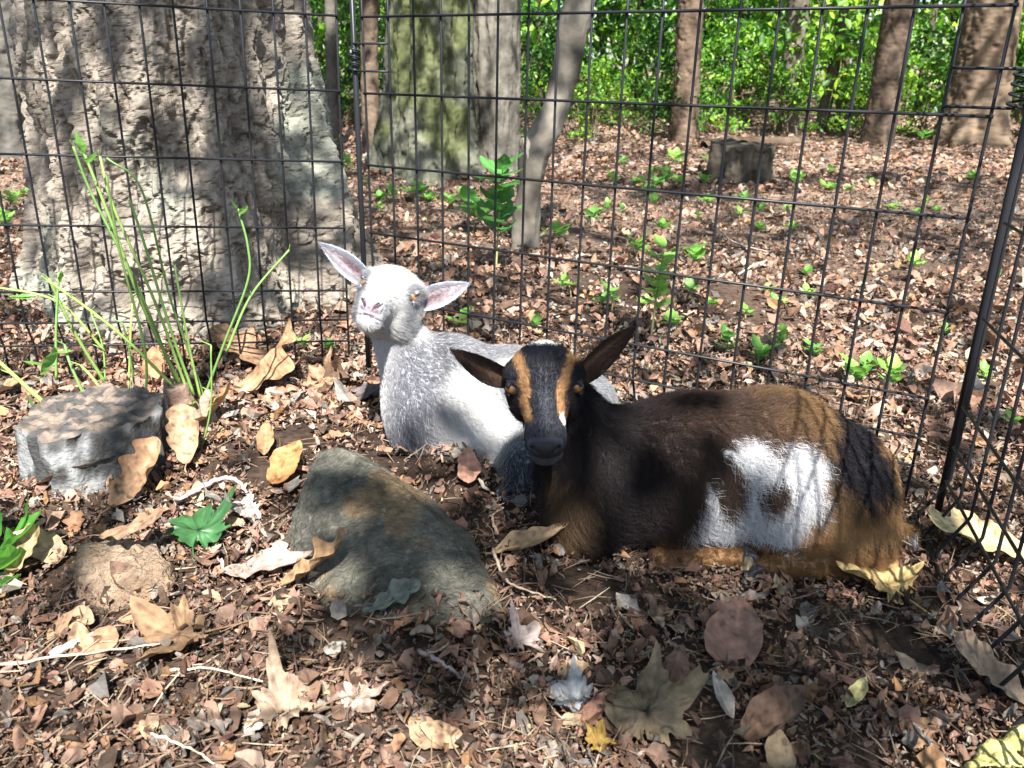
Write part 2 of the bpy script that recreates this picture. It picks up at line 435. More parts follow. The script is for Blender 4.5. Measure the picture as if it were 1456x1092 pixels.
def limbs(path_pts):
    return join([tube(smooth_path(p, 6), np.linspace(r0, r1, (len(p) - 1) * 6 + 1), 8) for p, r0, r1 in path_pts])

# ---- the big trunk behind the wire
def big_tree():
    cx, cy = -1.06, 2.70
    root = thing('oak_tree', (cx, cy, gz(cx, cy)), 'huge broad trunk with cracked tan bark behind the wire, flaring at its base', 'tree')
    zb = gz(cx, cy)
    h = np.concatenate([np.linspace(-.12, 1.35, 400), np.linspace(1.4, 6.5, 30)])
    rad = .385 + .21 * np.exp(-np.clip(h + .05, 0, 9) / .36) - .012 * np.clip(h, 0, 9)
    path = np.stack([cx + .0 * h - .015 * np.sin(h * 1.3), cy + .02 * h, zb + h], 1) - np.array([cx, cy, zb])
    me = bark_tube('trunk', path, rad, 520, 21, (.125, .108, .088), (.265, .228, .185), .030, 21, 6, .22, .30, 1.0, ((.19, .225, .185), 2.2, .45), front=-math.pi / 2 + .15, smooth=False, style='furrow')
    link('trunk', me, M_BARK, root)
    # limbs, and unseen leaf sprays added high overhead to shade chosen spots below
    s = -SUN_DIR / -SUN_DIR[2] * 1.0; s = -SUN_DIR / (-SUN_DIR[2])
    r = np.random.default_rng(8); sprays = []
    O = np.array([cx, cy, zb])
    def over(gx_, gy_, z):           # the point at height z that the sun looks through to reach the ground at (gx, gy)
        return np.array([gx_, gy_, .1]) + s * z - O
    SH = [(.42, .72, 5.0), (.25, .80, 5.3), (.62, .85, 5.1), (.34, .66, 5.6), (.02, .93, 5.2), (-.13, .98, 5.0), (.82, .70, 5.4), (.45, .95, 5.8),
          (-.25, 1.05, 5.3), (.95, 1.3, 5.2), (1.1, 1.6, 5.6), (.7, 1.95, 5.2), (.3, 2.1, 5.5), (-.95, 1.05, 5.8), (.12, 1.28, 4.8),
          (-.1, 2.3, 5.7), (.55, 2.6, 5.6), (1.5, 2.4, 5.8), (-1.25, 1.45, 5.2)]
    cl = []
    for gx_, gy_, z in SH:
        c = over(gx_, gy_, z); n = 26
        cl.append(c + r.normal(0, 1, (n, 3)) * np.array([.105, .10, .14]))
    # dapple over the trunk face and the floor behind
    for _ in range(30):
        gx_, gy_ = r.uniform(-1.8, -.45), r.uniform(1.9, 4.6)
        c = over(gx_, gy_, r.uniform(4.5, 7)); cl.append(c + r.normal(0, 1, (9, 3)) * .12)
    for _ in range(95):
        gx_, gy_ = r.uniform(-3, 5), r.uniform(2.1, 8)
        c = over(gx_, gy_, r.uniform(5.5, 7.5)); cl.append(c + r.normal(0, 1, (34, 3)) * np.array([.26, .22, .15]))
    for _ in range(110):          # over the edge of the woods
        c = over(r.uniform(-5, 7.5), r.uniform(7.6, 9.6), r.uniform(7, 10)); cl.append(c + r.normal(0, 1, (22, 3)) * np.array([.3, .3, .25]))
    for _ in range(60):           # the shaded band of the clearing
        c = over(r.uniform(-1.2, 3.6), r.uniform(3.7, 6.0), r.uniform(6, 9)); cl.append(c + r.normal(0, 1, (20, 3)) * np.array([.24, .2, .2]))
    for gx_, gy_ in [(1.75, 6.0), (1.95, 6.1), (1.6, 6.2), (1.85, 6.5)]:
        cl.append(over(gx_, gy_, 7) + r.normal(0, 1, (30, 3)) * .16)
    cen = np.concatenate(cl)
    V, F, C = leaf_cloud(cen, r.uniform(.05, .085, len(cen)), 33, .5)
    lb = [([(0, 0, 6.3), (.5, -2, 7.0), (1.0, -4.5, 7.2), (1.3, -7, 7.0)], .16, .03), ([(0, 0, 6.2), (1.5, 1, 7.6), (3, 1.5, 8.4)], .15, .03),
          ([(0, 0, 6.3), (-1.5, .5, 7.8), (-3, 1, 8.6)], .15, .03), ([(0, 0, 6.4), (.2, .2, 8.5), (.4, .8, 10.5)], .18, .03), ([(1.0, -4.5, 7.2), (1.8, -4.8, 6.6), (2.4, -5, 6.0)], .05, .012)]
    LV, LF = limbs(lb)
    link('limb', mesh_np('limb', LV, LF, (.25, .2, .16)), M_BARK_FAR, root)
    link('crown', mesh_np('crown', V, F, C), M_GREEN, root)  # the added shade sprays, hung on this tree as its crown
big_tree()

def simple_tree(name, label, path, rad, colA, colB, seed, depth=.02, sx=14, sz_=4, lobes=.12, nu=72, group=None, style='ridge', top=None, crown=True, moss=None):
    p = smooth_path(path, 40); hh = p[:, 2] - p[0, 2]; hs = np.concatenate([np.linspace(0, 1.9, 190), np.linspace(1.95, hh[-1], 30)]); f_ = np.interp(hs, hh, np.linspace(0, 1, len(p))); p = np.stack([np.interp(hs, hh, p[:, c]) for c in range(3)], 1)
    rr = np.interp(f_, np.linspace(0, 1, len(rad)), rad)
    base = p[0].copy()
    root = thing(name, base, label, 'tree', group)
    me = bark_tube('trunk', p - base, rr, nu, seed, colA, colB, depth, sx, sz_, lobes, .25, .5, moss, style=style)
    link('trunk', me, M_BARK_FAR, root)
    if crown:
        r = np.random.default_rng(seed); t = p[-1] - base
        n = 22; c = t + r.normal(0, 1, (n, 3)) * np.array([1.6, 1.6, 1.1]) + np.array([0, 0, 2.3])
        link('crown', crown_mesh('crown', c, .11, 22, seed + 2, .6), M_GREEN, root)
        LV, LF = limbs([([t * .97, t + np.array([0, 0, 1.2]), c[0]], rr[-1] * .8, .02), ([t * .96, c[1]], rr[-1] * .55, .015), ([t * .95, c[2]], rr[-1] * .5, .015)])
        link('limb', mesh_np('limb', LV, LF, (.2, .16, .12)), M_BARK_FAR, root)
    return root
def upright(pxb, pyb, pxt, pyt, w_base, w_top, H=6.0, Y=None, bow=0.0):
    """path and radii of a trunk whose foot shows at (pxb, pyb) and which passes (pxt, pyt)"""
    b = G(pxb, pyb) if Y is None else P(pxb, pyb, Y)
    b[2] = min(b[2], gz(b[0], b[1])) - .05
    m = pxm(b); rb = w_base / 2 / m; rt = w_top / 2 / m
    b[1] += rb; b[0] *= b[1] / (b[1] - rb)
    t = P(pxt, pyt, b[1]); u = (t - b) / (t[2] - b[2])
    path = [b, b + u * .12, b + u * .45 + np.array([bow, 0, 0]), b + u * 1.2, b + u * 2.6, b + u * H]
    return path, [rb * 1.12, rb * .98, (rb + rt) / 2 * .96, rt, rt * .93, rt * .6]
GREYB, BROWNB = (.22, .19, .15), (.36, .30, .23)
simple_tree('forest_tree', 'mossy furrowed trunk with a wide foot, paired with a slimmer grey trunk', *upright(610, 262, 613, 0, 168, 112), (.035, .04, .028), (.115, .115, .085), 41, .024, 20, 6, .28, 260, style='furrow', moss=((.085, .10, .025), 2.2, .55))
simple_tree('forest_tree', 'slimmer smooth grey trunk standing close against the mossy trunk', *upright(705, 250, 704, 0, 70, 66), (.065, .06, .05), (.14, .127, .105), 42, .010, 26, 7, .05, 150, style='furrow')
simple_tree('forest_tree', 'grey trunk cut by the picture edge beside the huge cracked trunk', *upright(-18, 235, -30, 0, 120, 115), (.08, .078, .07), (.17, .155, .135), 43, .015, 16, 4, .1, 90)
simple_tree('forest_tree', 'straight brown trunk rising behind the rotten stump', *upright(972, 203, 982, 0, 42, 34), (.06, .042, .03), (.13, .092, .065), 44, .012, 12, 3, .1, 56, 'trunks at the edge of the woods', style='plate')
simple_tree('forest_tree', 'slim grey trunk between the rotten stump and a thin dark tree', *upright(1120, 192, 1137, 0, 30, 30), (.07, .06, .048), (.14, .118, .093), 45, .01, 12, 3, .08, 48, 'trunks at the edge of the woods', style='plate')
simple_tree('forest_tree', 'thin dark leaning tree just beside the slim grey trunk', *upright(1163, 190, 1204, 0, 14, 13), (.07, .06, .045), (.12, .1, .08), 46, .006, 14, 3, .05, 32, 'trunks at the edge of the woods')
simple_tree('forest_tree', 'leaning brown trunk with a pale scar, without root flare', *upright(1246, 206, 1281, 0, 46, 40), (.05, .036, .026), (.11, .08, .058), 47, .012, 12, 3, .12, 56, 'trunks at the edge of the woods', style='plate')
simple_tree('forest_tree', 'stout leaning brown trunk with spreading root flare by the pen corner', *upright(1378, 212, 1414, 0, 105, 72), (.08, .056, .038), (.17, .125, .085), 48, .016, 10, 3, .3, 80, 'trunks at the edge of the woods', style='plate')
simple_tree('forest_tree', 'narrow brown trunk seen past the pen corner tube beside the mossy trunk', *upright(527, 222, 524, 0, 26, 24), (.07, .05, .036), (.13, .095, .068), 49, .008, 12, 3, .06, 40, 'trunks at the edge of the woods', style='plate')
simple_tree('forest_tree', 'narrow grey trunk between the huge trunk and the pen corner tube', *upright(474, 215, 470, 0, 16, 15), (.08, .072, .06), (.15, .135, .11), 50, .006, 12, 3, .06, 36, 'trunks at the edge of the woods', style='plate')
for q, (a, b_, c, d, w, k_) in enumerate([(765, 195, 768, 0, 13, 1.45), (905, 190, 912, 0, 12, 1.45), (1047, 188, 1060, 0, 9, 1.45), (1300, 185, 1330, 0, 12, 1.45), (860, 192, 856, 0, 8, 1.7), (935, 190, 930, 0, 6, 1.9), (1015, 190, 1020, 0, 7, 1.6), (1085, 190, 1092, 0, 6, 1.9), (1195, 190, 1212, 0, 8, 1.7), (1225, 190, 1232, 0, 5, 1.9), (1345, 190, 1362, 0, 7, 1.8), (800, 192, 796, 0, 6, 1.8), (455, 205, 452, 0, 8, 1.6), (495, 205, 493, 0, 7, 1.8)]):
    pth, rr = upright(a, b_, c, d, w, w * .9)
    for v in pth: v[0] *= k_; v[1] = v[1] * k_
    dz = gz(pth[0][0], pth[0][1]) - pth[0][2] - .05
    for v in pth: v[2] += dz
    simple_tree('forest_tree', 'thin dark trunk standing deep among the leaves', pth, [x * k_ for x in rr], (.05, .04, .03), (.12, .095, .07), 60 + q, .006, 12, 3, .05, 28, 'thin dark trunks deep in the woods', crown=False)

# ---- the bleached leaning snag
def snag():
    b = G(745, 350); Y = b[1]
    pts = [b - np.array([0, 0, .05]), P(748, 320, Y), P(754, 262, Y), P(762, 215, Y + .02), P(788, 160, Y + .05), P(806, 95, Y + .08), P(818, 30, Y + .1), P(838, -40, Y + .12), P(870, -160, Y + .2)]
    m = pxm(b); p = smooth_path(pts, 14)
    rr = np.interp(np.linspace(0, 1, len(p)), np.linspace(0, 1, 9), np.array([36, 29, 30, 37, 30, 31, 34, 32, 24]) / 2 / m)
    root = thing('dead_tree', b, 'bleached grey dead trunk, bent and forked, leaning in front of dense leaves', 'tree')
    link('trunk', bark_tube('trunk', p - b, rr, 80, 71, (.075, .067, .054), (.16, .143, .118), .011, 14, 3, .12, .2, .9, style='ridge'), M_BARK_FAR, root)
    st = smooth_path([P(758, 240, Y - .01), P(750, 215, Y - .02), P(744, 196, Y - .02)], 8)
    rs = np.linspace(18, 9, len(st)) / 2 / m
    link('broken_fork', bark_tube('broken_fork', st - b, rs, 40, 72, (.3, .26, .2), (.45, .4, .33), .006, 30, 8, .2, style='ridge'), M_BARK_FAR, root)
    st = smooth_path([P(826, 10, Y + .1), P(832, -10, Y + .1), P(846, -60, Y + .1)], 8)
    link('limb', bark_tube('limb', st - b, np.linspace(16, 10, len(st)) / 2 / m, 32, 73, (.3, .26, .2), (.45, .4, .33), .003, 30, 8, style='ridge'), M_BARK_FAR, root)
snag()

# ---- rotten stump and fallen log in the clearing
def stump():
    b = G(1064, 262); m = pxm(b); r0 = 41 / m; b[1] += r0
    root = b.copy(); root[2] = gz(b[0], b[1])
    h = np.linspace(-.03, 50 / m, 30)
    path = np.stack([h * 0 + b[0], h * 0 + b[1], root[2] + h], 1) - root
    me = bark_tube('wood', path, r0 * (1 + .12 * np.exp(-h / .06)), 120, 81, (.03, .026, .02), (.085, .07, .053), .034, 16, 1.6, .3, .2, .9, style='ridge')
    co = np.empty(len(me.vertices) * 3, np.float32); me.vertices.foreach_get('co', co); co = co.reshape(-1, 3)
    top = co[:, 2] > h[-4]; co[top, 2] += .035 * vnoise(co[top] * np.array([22, 22, 0]), 4)
    me.vertices.foreach_set('co', co.ravel())
    tag(link('tree_stump', me, M_BARK_FAR, None, root), 'rotten grooved grey tree stump standing alone on the leaf floor', 'stump')
    a, c = G(1000, 212), G(1100, 208); a[2] += .02; c[2] += .03
    p = smooth_path([a, (a + c) / 2 + np.array([0, .1, .02]), c + np.array([.3, .1, 0])], 14)
    tag(link('fallen_log', bark_tube('fallen_log', p - a, np.linspace(.055, .045, len(p)), 40, 83, (.06, .035, .02), (.09, .065, .05), .012, 14, 6), M_BARK_FAR, None, a), 'orange-brown fallen log lying behind the rotten stump', 'log')
stump()

# ---- undergrowth and the woods behind
def undergrowth():
    r = np.random.default_rng(14)
    protos = []
    for k in range(4):
        n = 30; c = np.stack([r.normal(0, .62, n), r.normal(0, .5, n), r.uniform(.25, 2.5, n)], 1)
        protos.append((crown_mesh('foliage_%d' % k, c, [.06, .045, .07, .05][k], [40, 56, 34, 48][k], 90 + k, .45, LEAF_G * np.array([[1, 1, 1], [.45, .5, .6], [1.25, 1.1, 1.0], [.32, .42, .55]][k])), c))
    stems = []
    for me, c in protos:
        prt = []
        for i in range(4):
            prt.append(tube(smooth_path([(r.normal(0, .1), r.normal(0, .1), -.05), (c[i][0] * .4, c[i][1] * .4, c[i][2] * .6), c[i]], 6), np.linspace(.02, .006, 13), 6))
        V, F = join(prt); stems.append(mesh_np('stem', V, F, (.12, .09, .06)))
    spots = []
    for x in np.arange(-8.5, 10.5, 2.1):
        spots.append((x + r.normal(0, .25), 10.4 + r.normal(0, .5) + .02 * x * x * 0, r.uniform(.75, 1.05)))
    for x in np.arange(-9, 11.5, 2.0):
        spots.append((x + r.normal(0, .25), 11.7 + r.normal(0, .3), r.uniform(.8, 1.15)))
    for x in np.arange(-10, 12.5, 1.7):
        spots.append((x + r.normal(0, .3), 13.3 + r.normal(0, .6), r.uniform(1.1, 1.5)))
    for x in np.arange(-5.6, 7.6, .95):
        spots.append((x + r.normal(0, .2), 9.3 + r.normal(0, .25), r.uniform(.3, .5)))
    for x in np.arange(-13, 16, 2.2):
        spots.append((x + r.normal(0, .4), 17 + r.normal(0, .8), r.uniform(1.6, 2.1)))
    spots += [(-2.9, 7.6, .5), (-3.6, 8.6, .7), (-1.9, 8.9, .6), (6.4, 9.2, .7), (.6, 9.5, .55), (2.2, 9.7, .5), (-5.5, 8.2, .6)]
    kinds = ['%s sapling growing at the edge of the woods', '%s sapling growing further back in the woods']; tones = ['bright green leafy', 'dark small-leaved', 'yellow-green broad-leaved', 'deep green dense']
    for i, (x, y, s) in enumerate(spots):
        o = thing('sapling', (x, y, gz(x, y)), kinds[1 if y > 11.8 else 0] % tones[i % 4], 'sapling', 'saplings at the edge of the woods' if y <= 11.8 else 'saplings further back in the woods')
        o.scale = (s, s, s); o.rotation_euler[2] = r.uniform(0, 6.28)
        link('foliage', protos[i % 4][0], M_GREEN, o); link('stem', stems[i % 4], M_BARK_FAR, o)
    # the far wood: one mass of leaves
    n = 34000; ang = r.uniform(-.85, .85, n); d = r.uniform(15, 34, n)
    cl = np.stack([np.sin(ang) * d, np.cos(ang) * d], 1)
    z = gz(cl[:, 0], cl[:, 1]) + r.uniform(0, 6.5, n) ** 1.0
    cen = np.column_stack([cl, z])
    keep = fbm(cen * np.array([.7, .7, .9]), 3, 5) > -.25; cen = cen[keep]
    V, F, C = leaf_cloud(cen, r.uniform(.09, .2, len(cen)), 15, .7, LEAF_G * np.array([1.5, 1.35, 1.3]))
    tag(link('far_woods', mesh_np('far_woods', V, F, C), M_GREEN), 'mass of sunlit green leaves filling the far woods', 'woods', kind='stuff')
undergrowth()

# ================================================================== WIRE PEN
HR = .1524
ROWS = [2 * HR, HR, 0, -HR, -2 * HR, -3 * HR, -4 * HR, -4 * HR - .0745, -4 * HR - .14, -4 * HR - .216]
def pen_panel(label, origin, u, up, gap, n, kink, kink_from, seed, left_tube=True, right_tube=False, loops=(), r=.0026):
    """origin: the point of wire row 1 at the panel's first upright; u along the panel; local y points out of the pen"""
    u = np.asarray(u, float); u /= np.linalg.norm(u); up = np.asarray(up, float); up = up - u * (up @ u); up /= np.linalg.norm(up)
    yv = np.cross(up, u)
    bottom = ROWS[-1] - .012
    root = thing('wire_panel', np.asarray(origin) + up * bottom, label, 'pen panel', 'panels of the black wire pen')
    root.rotation_mode = 'QUATERNION'
    root.rotation_quaternion = Matrix(np.stack([u, yv, up], 1).tolist()).to_quaternion()
    zz = lambda z: z - bottom
    kink_from += 1; ks = ROWS[kink_from]; ke = ROWS[kink_from + 1] + (.012 if kink_from == 8 else 0)
    pts = [(0, 0, zz(2 * HR))] + [(0, 0, zz(z)) for z in (-.2, -.4)] + [(0, 0, zz(ks) + .006), (0, kink * .08, zz(ks) - .002), (0, kink * .92, zz(ke) + .004), (0, kink, zz(ke) - .004), (0, kink, 0)]
    V, F = tube(pts, r, 8); vm = mesh_np('upright_wire', V, F); vm.materials.append(M_WIRE)
    rr = random.Random(seed)
    for k in range(n + 1):
        o = link('upright_wire', vm, None, root, (k * gap, 0, 0)); o.rotation_euler = (rr.gauss(0, .0012), rr.gauss(0, .0012), 0)
    V, F = tube([(-.003, 0, 0), (n * gap * .5, 0, 0), (n * gap + .003, 0, 0)], r, 8); hm = mesh_np('cross_wire', V, F); hm.materials.append(M_WIRE)
    for i, z in enumerate(ROWS):
        off = kink if i > kink_from else 0
        link('cross_wire', hm, None, root, (0, off - 2 * r, zz(z)))
    tv, tf = tube([(0, 0, -.02), (0, 0, .5), (0, 0, zz(2 * HR) + .01)], .0062, 12); tm = mesh_np('corner_tube', tv, tf); tm.materials.append(M_WIRE)
    for x in ([-.028] if left_tube else []) + ([n * gap + .028] if right_tube else []):
        link('corner_tube', tm, None, root, (x, 0, 0))
    for x0, z in loops:          # short link wires and the spring coil at the hinge
        sg = 1 if x0 > 0 else -1; xe = n * gap if sg > 0 else 0
        for dz in (0, -.055):
            V, F = tube([(xe - sg * gap, -2 * r, zz(z + dz)), (xe, -2 * r, zz(z + dz)), (xe + sg * .028, -.004, zz(z + dz))], r * .9, 8)
            link('hinge_wire', mesh_np('hinge_wire', V, F), M_WIRE, root)
        t = np.linspace(0, 1, 70); h = np.stack([xe + sg * .028 + .0115 * np.cos(t * 25), .0115 * np.sin(t * 25), zz(z) - .055 * t], 1)
        V, F = tube(h, r * .8, 6); link('hinge_spring', mesh_np('hinge_spring', V, F), M_WIRE, root)
    return root
def lean_up(u, lean):
    n = np.array([-u[1], u[0], 0]); n /= np.linalg.norm(n); return np.array([0, 0, 1.0]) * math.cos(lean) - n * math.sin(lean)
def udir(yaw, sl): return np.array([math.cos(yaw) * math.cos(sl), math.sin(yaw) * math.cos(sl), math.sin(sl)])
uL = udir(.1768, -.0423); oL = np.array([-.3768, 1.8854, CAMZ + .1004]) - uL * (18 * .0666)
pen_panel('black wire pen panel standing in front of the huge cracked trunk', oL, uL, lean_up(uL, .0203), .0666, 18, .028, 6, 1, False, False, [])
uB = udir(-.5171, -.0126); oB = np.array([-.3167, 1.8612, CAMZ + .0967])
pen_panel('black wire pen panel behind the two goats with the clearing beyond it', oB, uB, lean_up(uB, -.0231), .0667, 18, .028, 6, 2, True, False, [(-1, -.052), (1, -.085)])
eB = oB + uB * (18 * .0667 + .04)
uR = np.array([-.243, -.97, 0.004]); oR = eB + uR * .03 + np.array([.004, 0, -.0])
pen_panel('black wire pen panel beside the brown goat rump with its feet bent inward', oR, uR, (.0, 0, 1), .0635, 18, -.036, 7, 3, True, True, [(-1, -.085)], .0027)
eR = oR + uR * (18 * .0635)
uF = np.array([-.99, -.06, 0]); oF = np.array([eR[0] - .03, -.06, eR[2]])
pen_panel('black wire pen panel closing the near side, its grid shadow on the litter', oF, uF, (0, 0, 1), .0667, 18, .028, 6, 4, True, False, [])

# ================================================================== ROCKS
def remeshed(V, F, voxel):
    me = mesh_np('tmp', V, F); o = bpy.data.objects.new('tmp', me); COL.objects.link(o)
    md = o.modifiers.new('r', 'REMESH'); md.mode = 'VOXEL'; md.voxel_size = voxel
    sm = o.modifiers.new('s', 'SMOOTH'); sm.factor = .5; sm.iterations = 1
    dg = bpy.context.evaluated_depsgraph_get(); ev = o.evaluated_get(dg); m2 = ev.to_mesh()
    n = len(m2.vertices); co = np.empty(n * 3, np.float32); m2.vertices.foreach_get('co', co)
    fs = np.array([list(p.vertices) for p in m2.polygons if len(p.vertices) == 4])
    ev.to_mesh_clear(); bpy.data.objects.remove(o); bpy.data.meshes.remove(me)
    return co.reshape(-1, 3).astype(float), fs
def hull(pts):
    bm = bmesh.new(); [bm.verts.new(p) for p in pts]; r = bmesh.ops.convex_hull(bm, input=bm.verts)
    bmesh.ops.delete(bm, geom=[g for g in r['geom_interior'] if isinstance(g, bmesh.types.BMVert)], context='VERTS')
    bmesh.ops.triangulate(bm, faces=bm.faces); bm.verts.index_update()
    V = np.array([v.co[:] for v in bm.verts]); F = np.array([[v.index for v in f.verts] for f in bm.faces]); bm.free(); return V, F
def rock(name, label, cat, pts, voxel, amp, scale, cols, seed, moss=None, strata=None):
    V, F = hull(pts); V, F = remeshed(V, F, voxel); N = normals(V, F)
    f1, f2, cid = worley(V * scale * .8 + .3 * np.stack([vnoise(V * scale, 1), vnoise(V * scale, 2), vnoise(V * scale, 3)], 1), seed)
    d = amp * (fbm(V * scale, 5, seed) + .8 * (cid - .5) - .9 * (1 - sstep(0, .12, f2 - f1)) * (cid > .45))
    if strata is not None: d = d + amp * .7 * vnoise(V @ np.asarray(strata)[:, None] * np.array([[1, 0, 0]]) * 90 + .4 * vnoise(V * 20, 2)[:, None], 3)
    d = d + amp * .32 * fbm(V * scale * 6, 3, seed + 6) - amp * .5 * sstep(.35, .6, vnoise(V * scale * 2.4, seed + 7))
    V = V + N * d[:, None]
    t = np.clip(.5 + .8 * fbm(V * scale * .7, 4, seed + 3), 0, 1)[:, None]; C = np.asarray(cols[0]) * (1 - t) + np.asarray(cols[1]) * t
    t2 = sstep(.15, .5, fbm(V * scale * .45, 3, seed + 8))[:, None] * .8; C = C * (1 - t2) + np.asarray(cols[2]) * t2
    t3 = sstep(.5, .75, vnoise(V * 190, seed + 4))[:, None] * .3; C = C * (1 - t3) + np.array([.25, .24, .2]) * t3
    b = V.mean(0); b[2] = gz(b[0], b[1])
    return tag(link(name, mesh_np(name, V - b, F, C), M_ROCK, None, b), label, cat)
Pf = lambda L: [P(*q) for q in L]
def on_plane(a, b, c):
    n = np.cross(b - a, c - a); return lambda px, py, f=0.0: (lambda d: np.array([0, 0, CAMZ]) + d * ((n @ (a - np.array([0, 0, CAMZ]))) / (n @ d) - f))(ray(px, py))
ra, rb, rc = P(472, 634, 1.25), G(402, 782, .0), G(722, 868, .0)
rp_ = on_plane(ra, rb, rc); sink = np.array([0, 0, -.05])
rock('rock', 'large triangular greenish grey rock half buried in front of the goats', 'rock',
     [ra, rb, rc, rp_(450, 642), rp_(505, 642), rp_(560, 684, .0), rp_(640, 752, .0), rp_(690, 815, .0), rp_(418, 718), rp_(500, 740, .010), rp_(475, 800, .018), rp_(560, 800, .012), rp_(640, 835, .008), G(470, 872), G(600, 885), G(700, 885), rb + sink, rc + sink, G(470, 872) + sink, G(600, 885) + sink,
      ra + np.array([.02, .07, -.05]), ra + np.array([.02, .10, -.14]), rp_(560, 684) + np.array([.03, .05, -.04]), rp_(640, 752) + np.array([.03, .05, -.04]), rb + np.array([0, .05, -.03])],
     .0026, .0036, 22, [(.050, .048, .037), (.105, .10, .078), (.125, .082, .040)], 5)
sa = G(180, 868)
rock('stone', 'small tan layered stone with a brown leaf on top', 'stone',
     [G(112, 852), G(165, 866), G(238, 850), G(256, 820), G(100, 812)] + Pf([(112, 775, 1.045), (165, 760, 1.06), (222, 772, 1.05), (250, 800, 1.02), (245, 825, .985), (165, 812, .975), (112, 820, .985), (232, 810, .985)]) + [G(140, 850) + sink, G(230, 845) + sink, G(170, 800) + np.array([0, .05, -.05])],
       .0024, .0042, 34, [(.14, .095, .06), (.22, .16, .11), (.18, .11, .065)], 9, None, (.2, .3, .9))

# ---- pale cut log end under the sprouts
def cut_log():
    c = P(126, 580, 1.335); zt = c[2]; zb = gz(c[0], c[1]) - .02; m = pxm(c); rad = 92 / m
    nu = 110; th = np.linspace(0, 2 * math.pi, nu, endpoint=False)
    rng = np.random.default_rng(4)
    pa = np.array([.2, 1.25, 2.3, 3.3, 4.2, 5.15]); rim = 1.1 * np.min([np.where(np.cos(th - a_) > .15, (.84 + .07 * math.sin(a_ * 5)) / np.maximum(np.cos(th - a_), .15), 9) for a_ in pa], 0); rim = np.minimum(rim, 1.12) + .03 * vnoise(np.stack([np.cos(th) * 5, np.sin(th) * 5, th * 0], 1), 3)
    rings = []; cols = []
    hs = np.linspace(zb - .08, zt - .006, 16)
    for h in hs:
        d = .009 * fbm(np.stack([np.cos(th) * 7, np.sin(th) * 7, th * 0 + h * 25], 1), 4, 5)
        rings.append(np.stack([c[0] + (rad * rim * 1.02 + d) * np.cos(th), c[1] + (rad * rim * 1.02 + d) * np.sin(th), th * 0 + h], 1))
        t = sstep(-.2, .4, fbm(np.stack([np.cos(th) * 5, np.sin(th) * 5, th * 0 + h * 30], 1), 3, 6))[:, None]
        cols.append(np.array([.05, .05, .048]) * (1 - t) + np.array([.20, .203, .20]) * t)
    for f in np.linspace(1, .0, 26):
        q = np.stack([np.cos(th) * f * 6, np.sin(th) * f * 6, th * 0], 1)
        z = zt + .007 * fbm(q * .8, 4, 7) - .0025 * np.abs(np.sin(f * 60 + .5 * vnoise(q, 3))) - .008 * (np.abs(np.sin(th * 2.5 + 1)) < .06) * (f > .2) * f
        rings.append(np.stack([c[0] + rad * rim * f * np.cos(th), c[1] + rad * rim * f * np.sin(th), z], 1))
        t = sstep(-.3, .5, fbm(q * 1.3, 3, 8))[:, None]; cols.append(np.array([.055, .052, .05]) * (1 - t) + np.array([.16, .125, .10]) * t)
    V = np.concatenate(rings); C = np.concatenate(cols); k = len(rings)
    i = np.arange(k - 1)[:, None] * nu; j = np.arange(nu)[None]; j2 = (j + 1) % nu
    F = np.stack([i + j, i + j2, i + nu + j2, i + nu + j], -1).reshape(-1, 4)
    b = np.array([c[0], c[1], zb + .02])
    tag(link('cut_stump', mesh_np('cut_stump', V - b, F, C), M_WOOD, None, b), 'low angular sawn stump with whitish sides beside the green sprouts', 'stump')
cut_log()

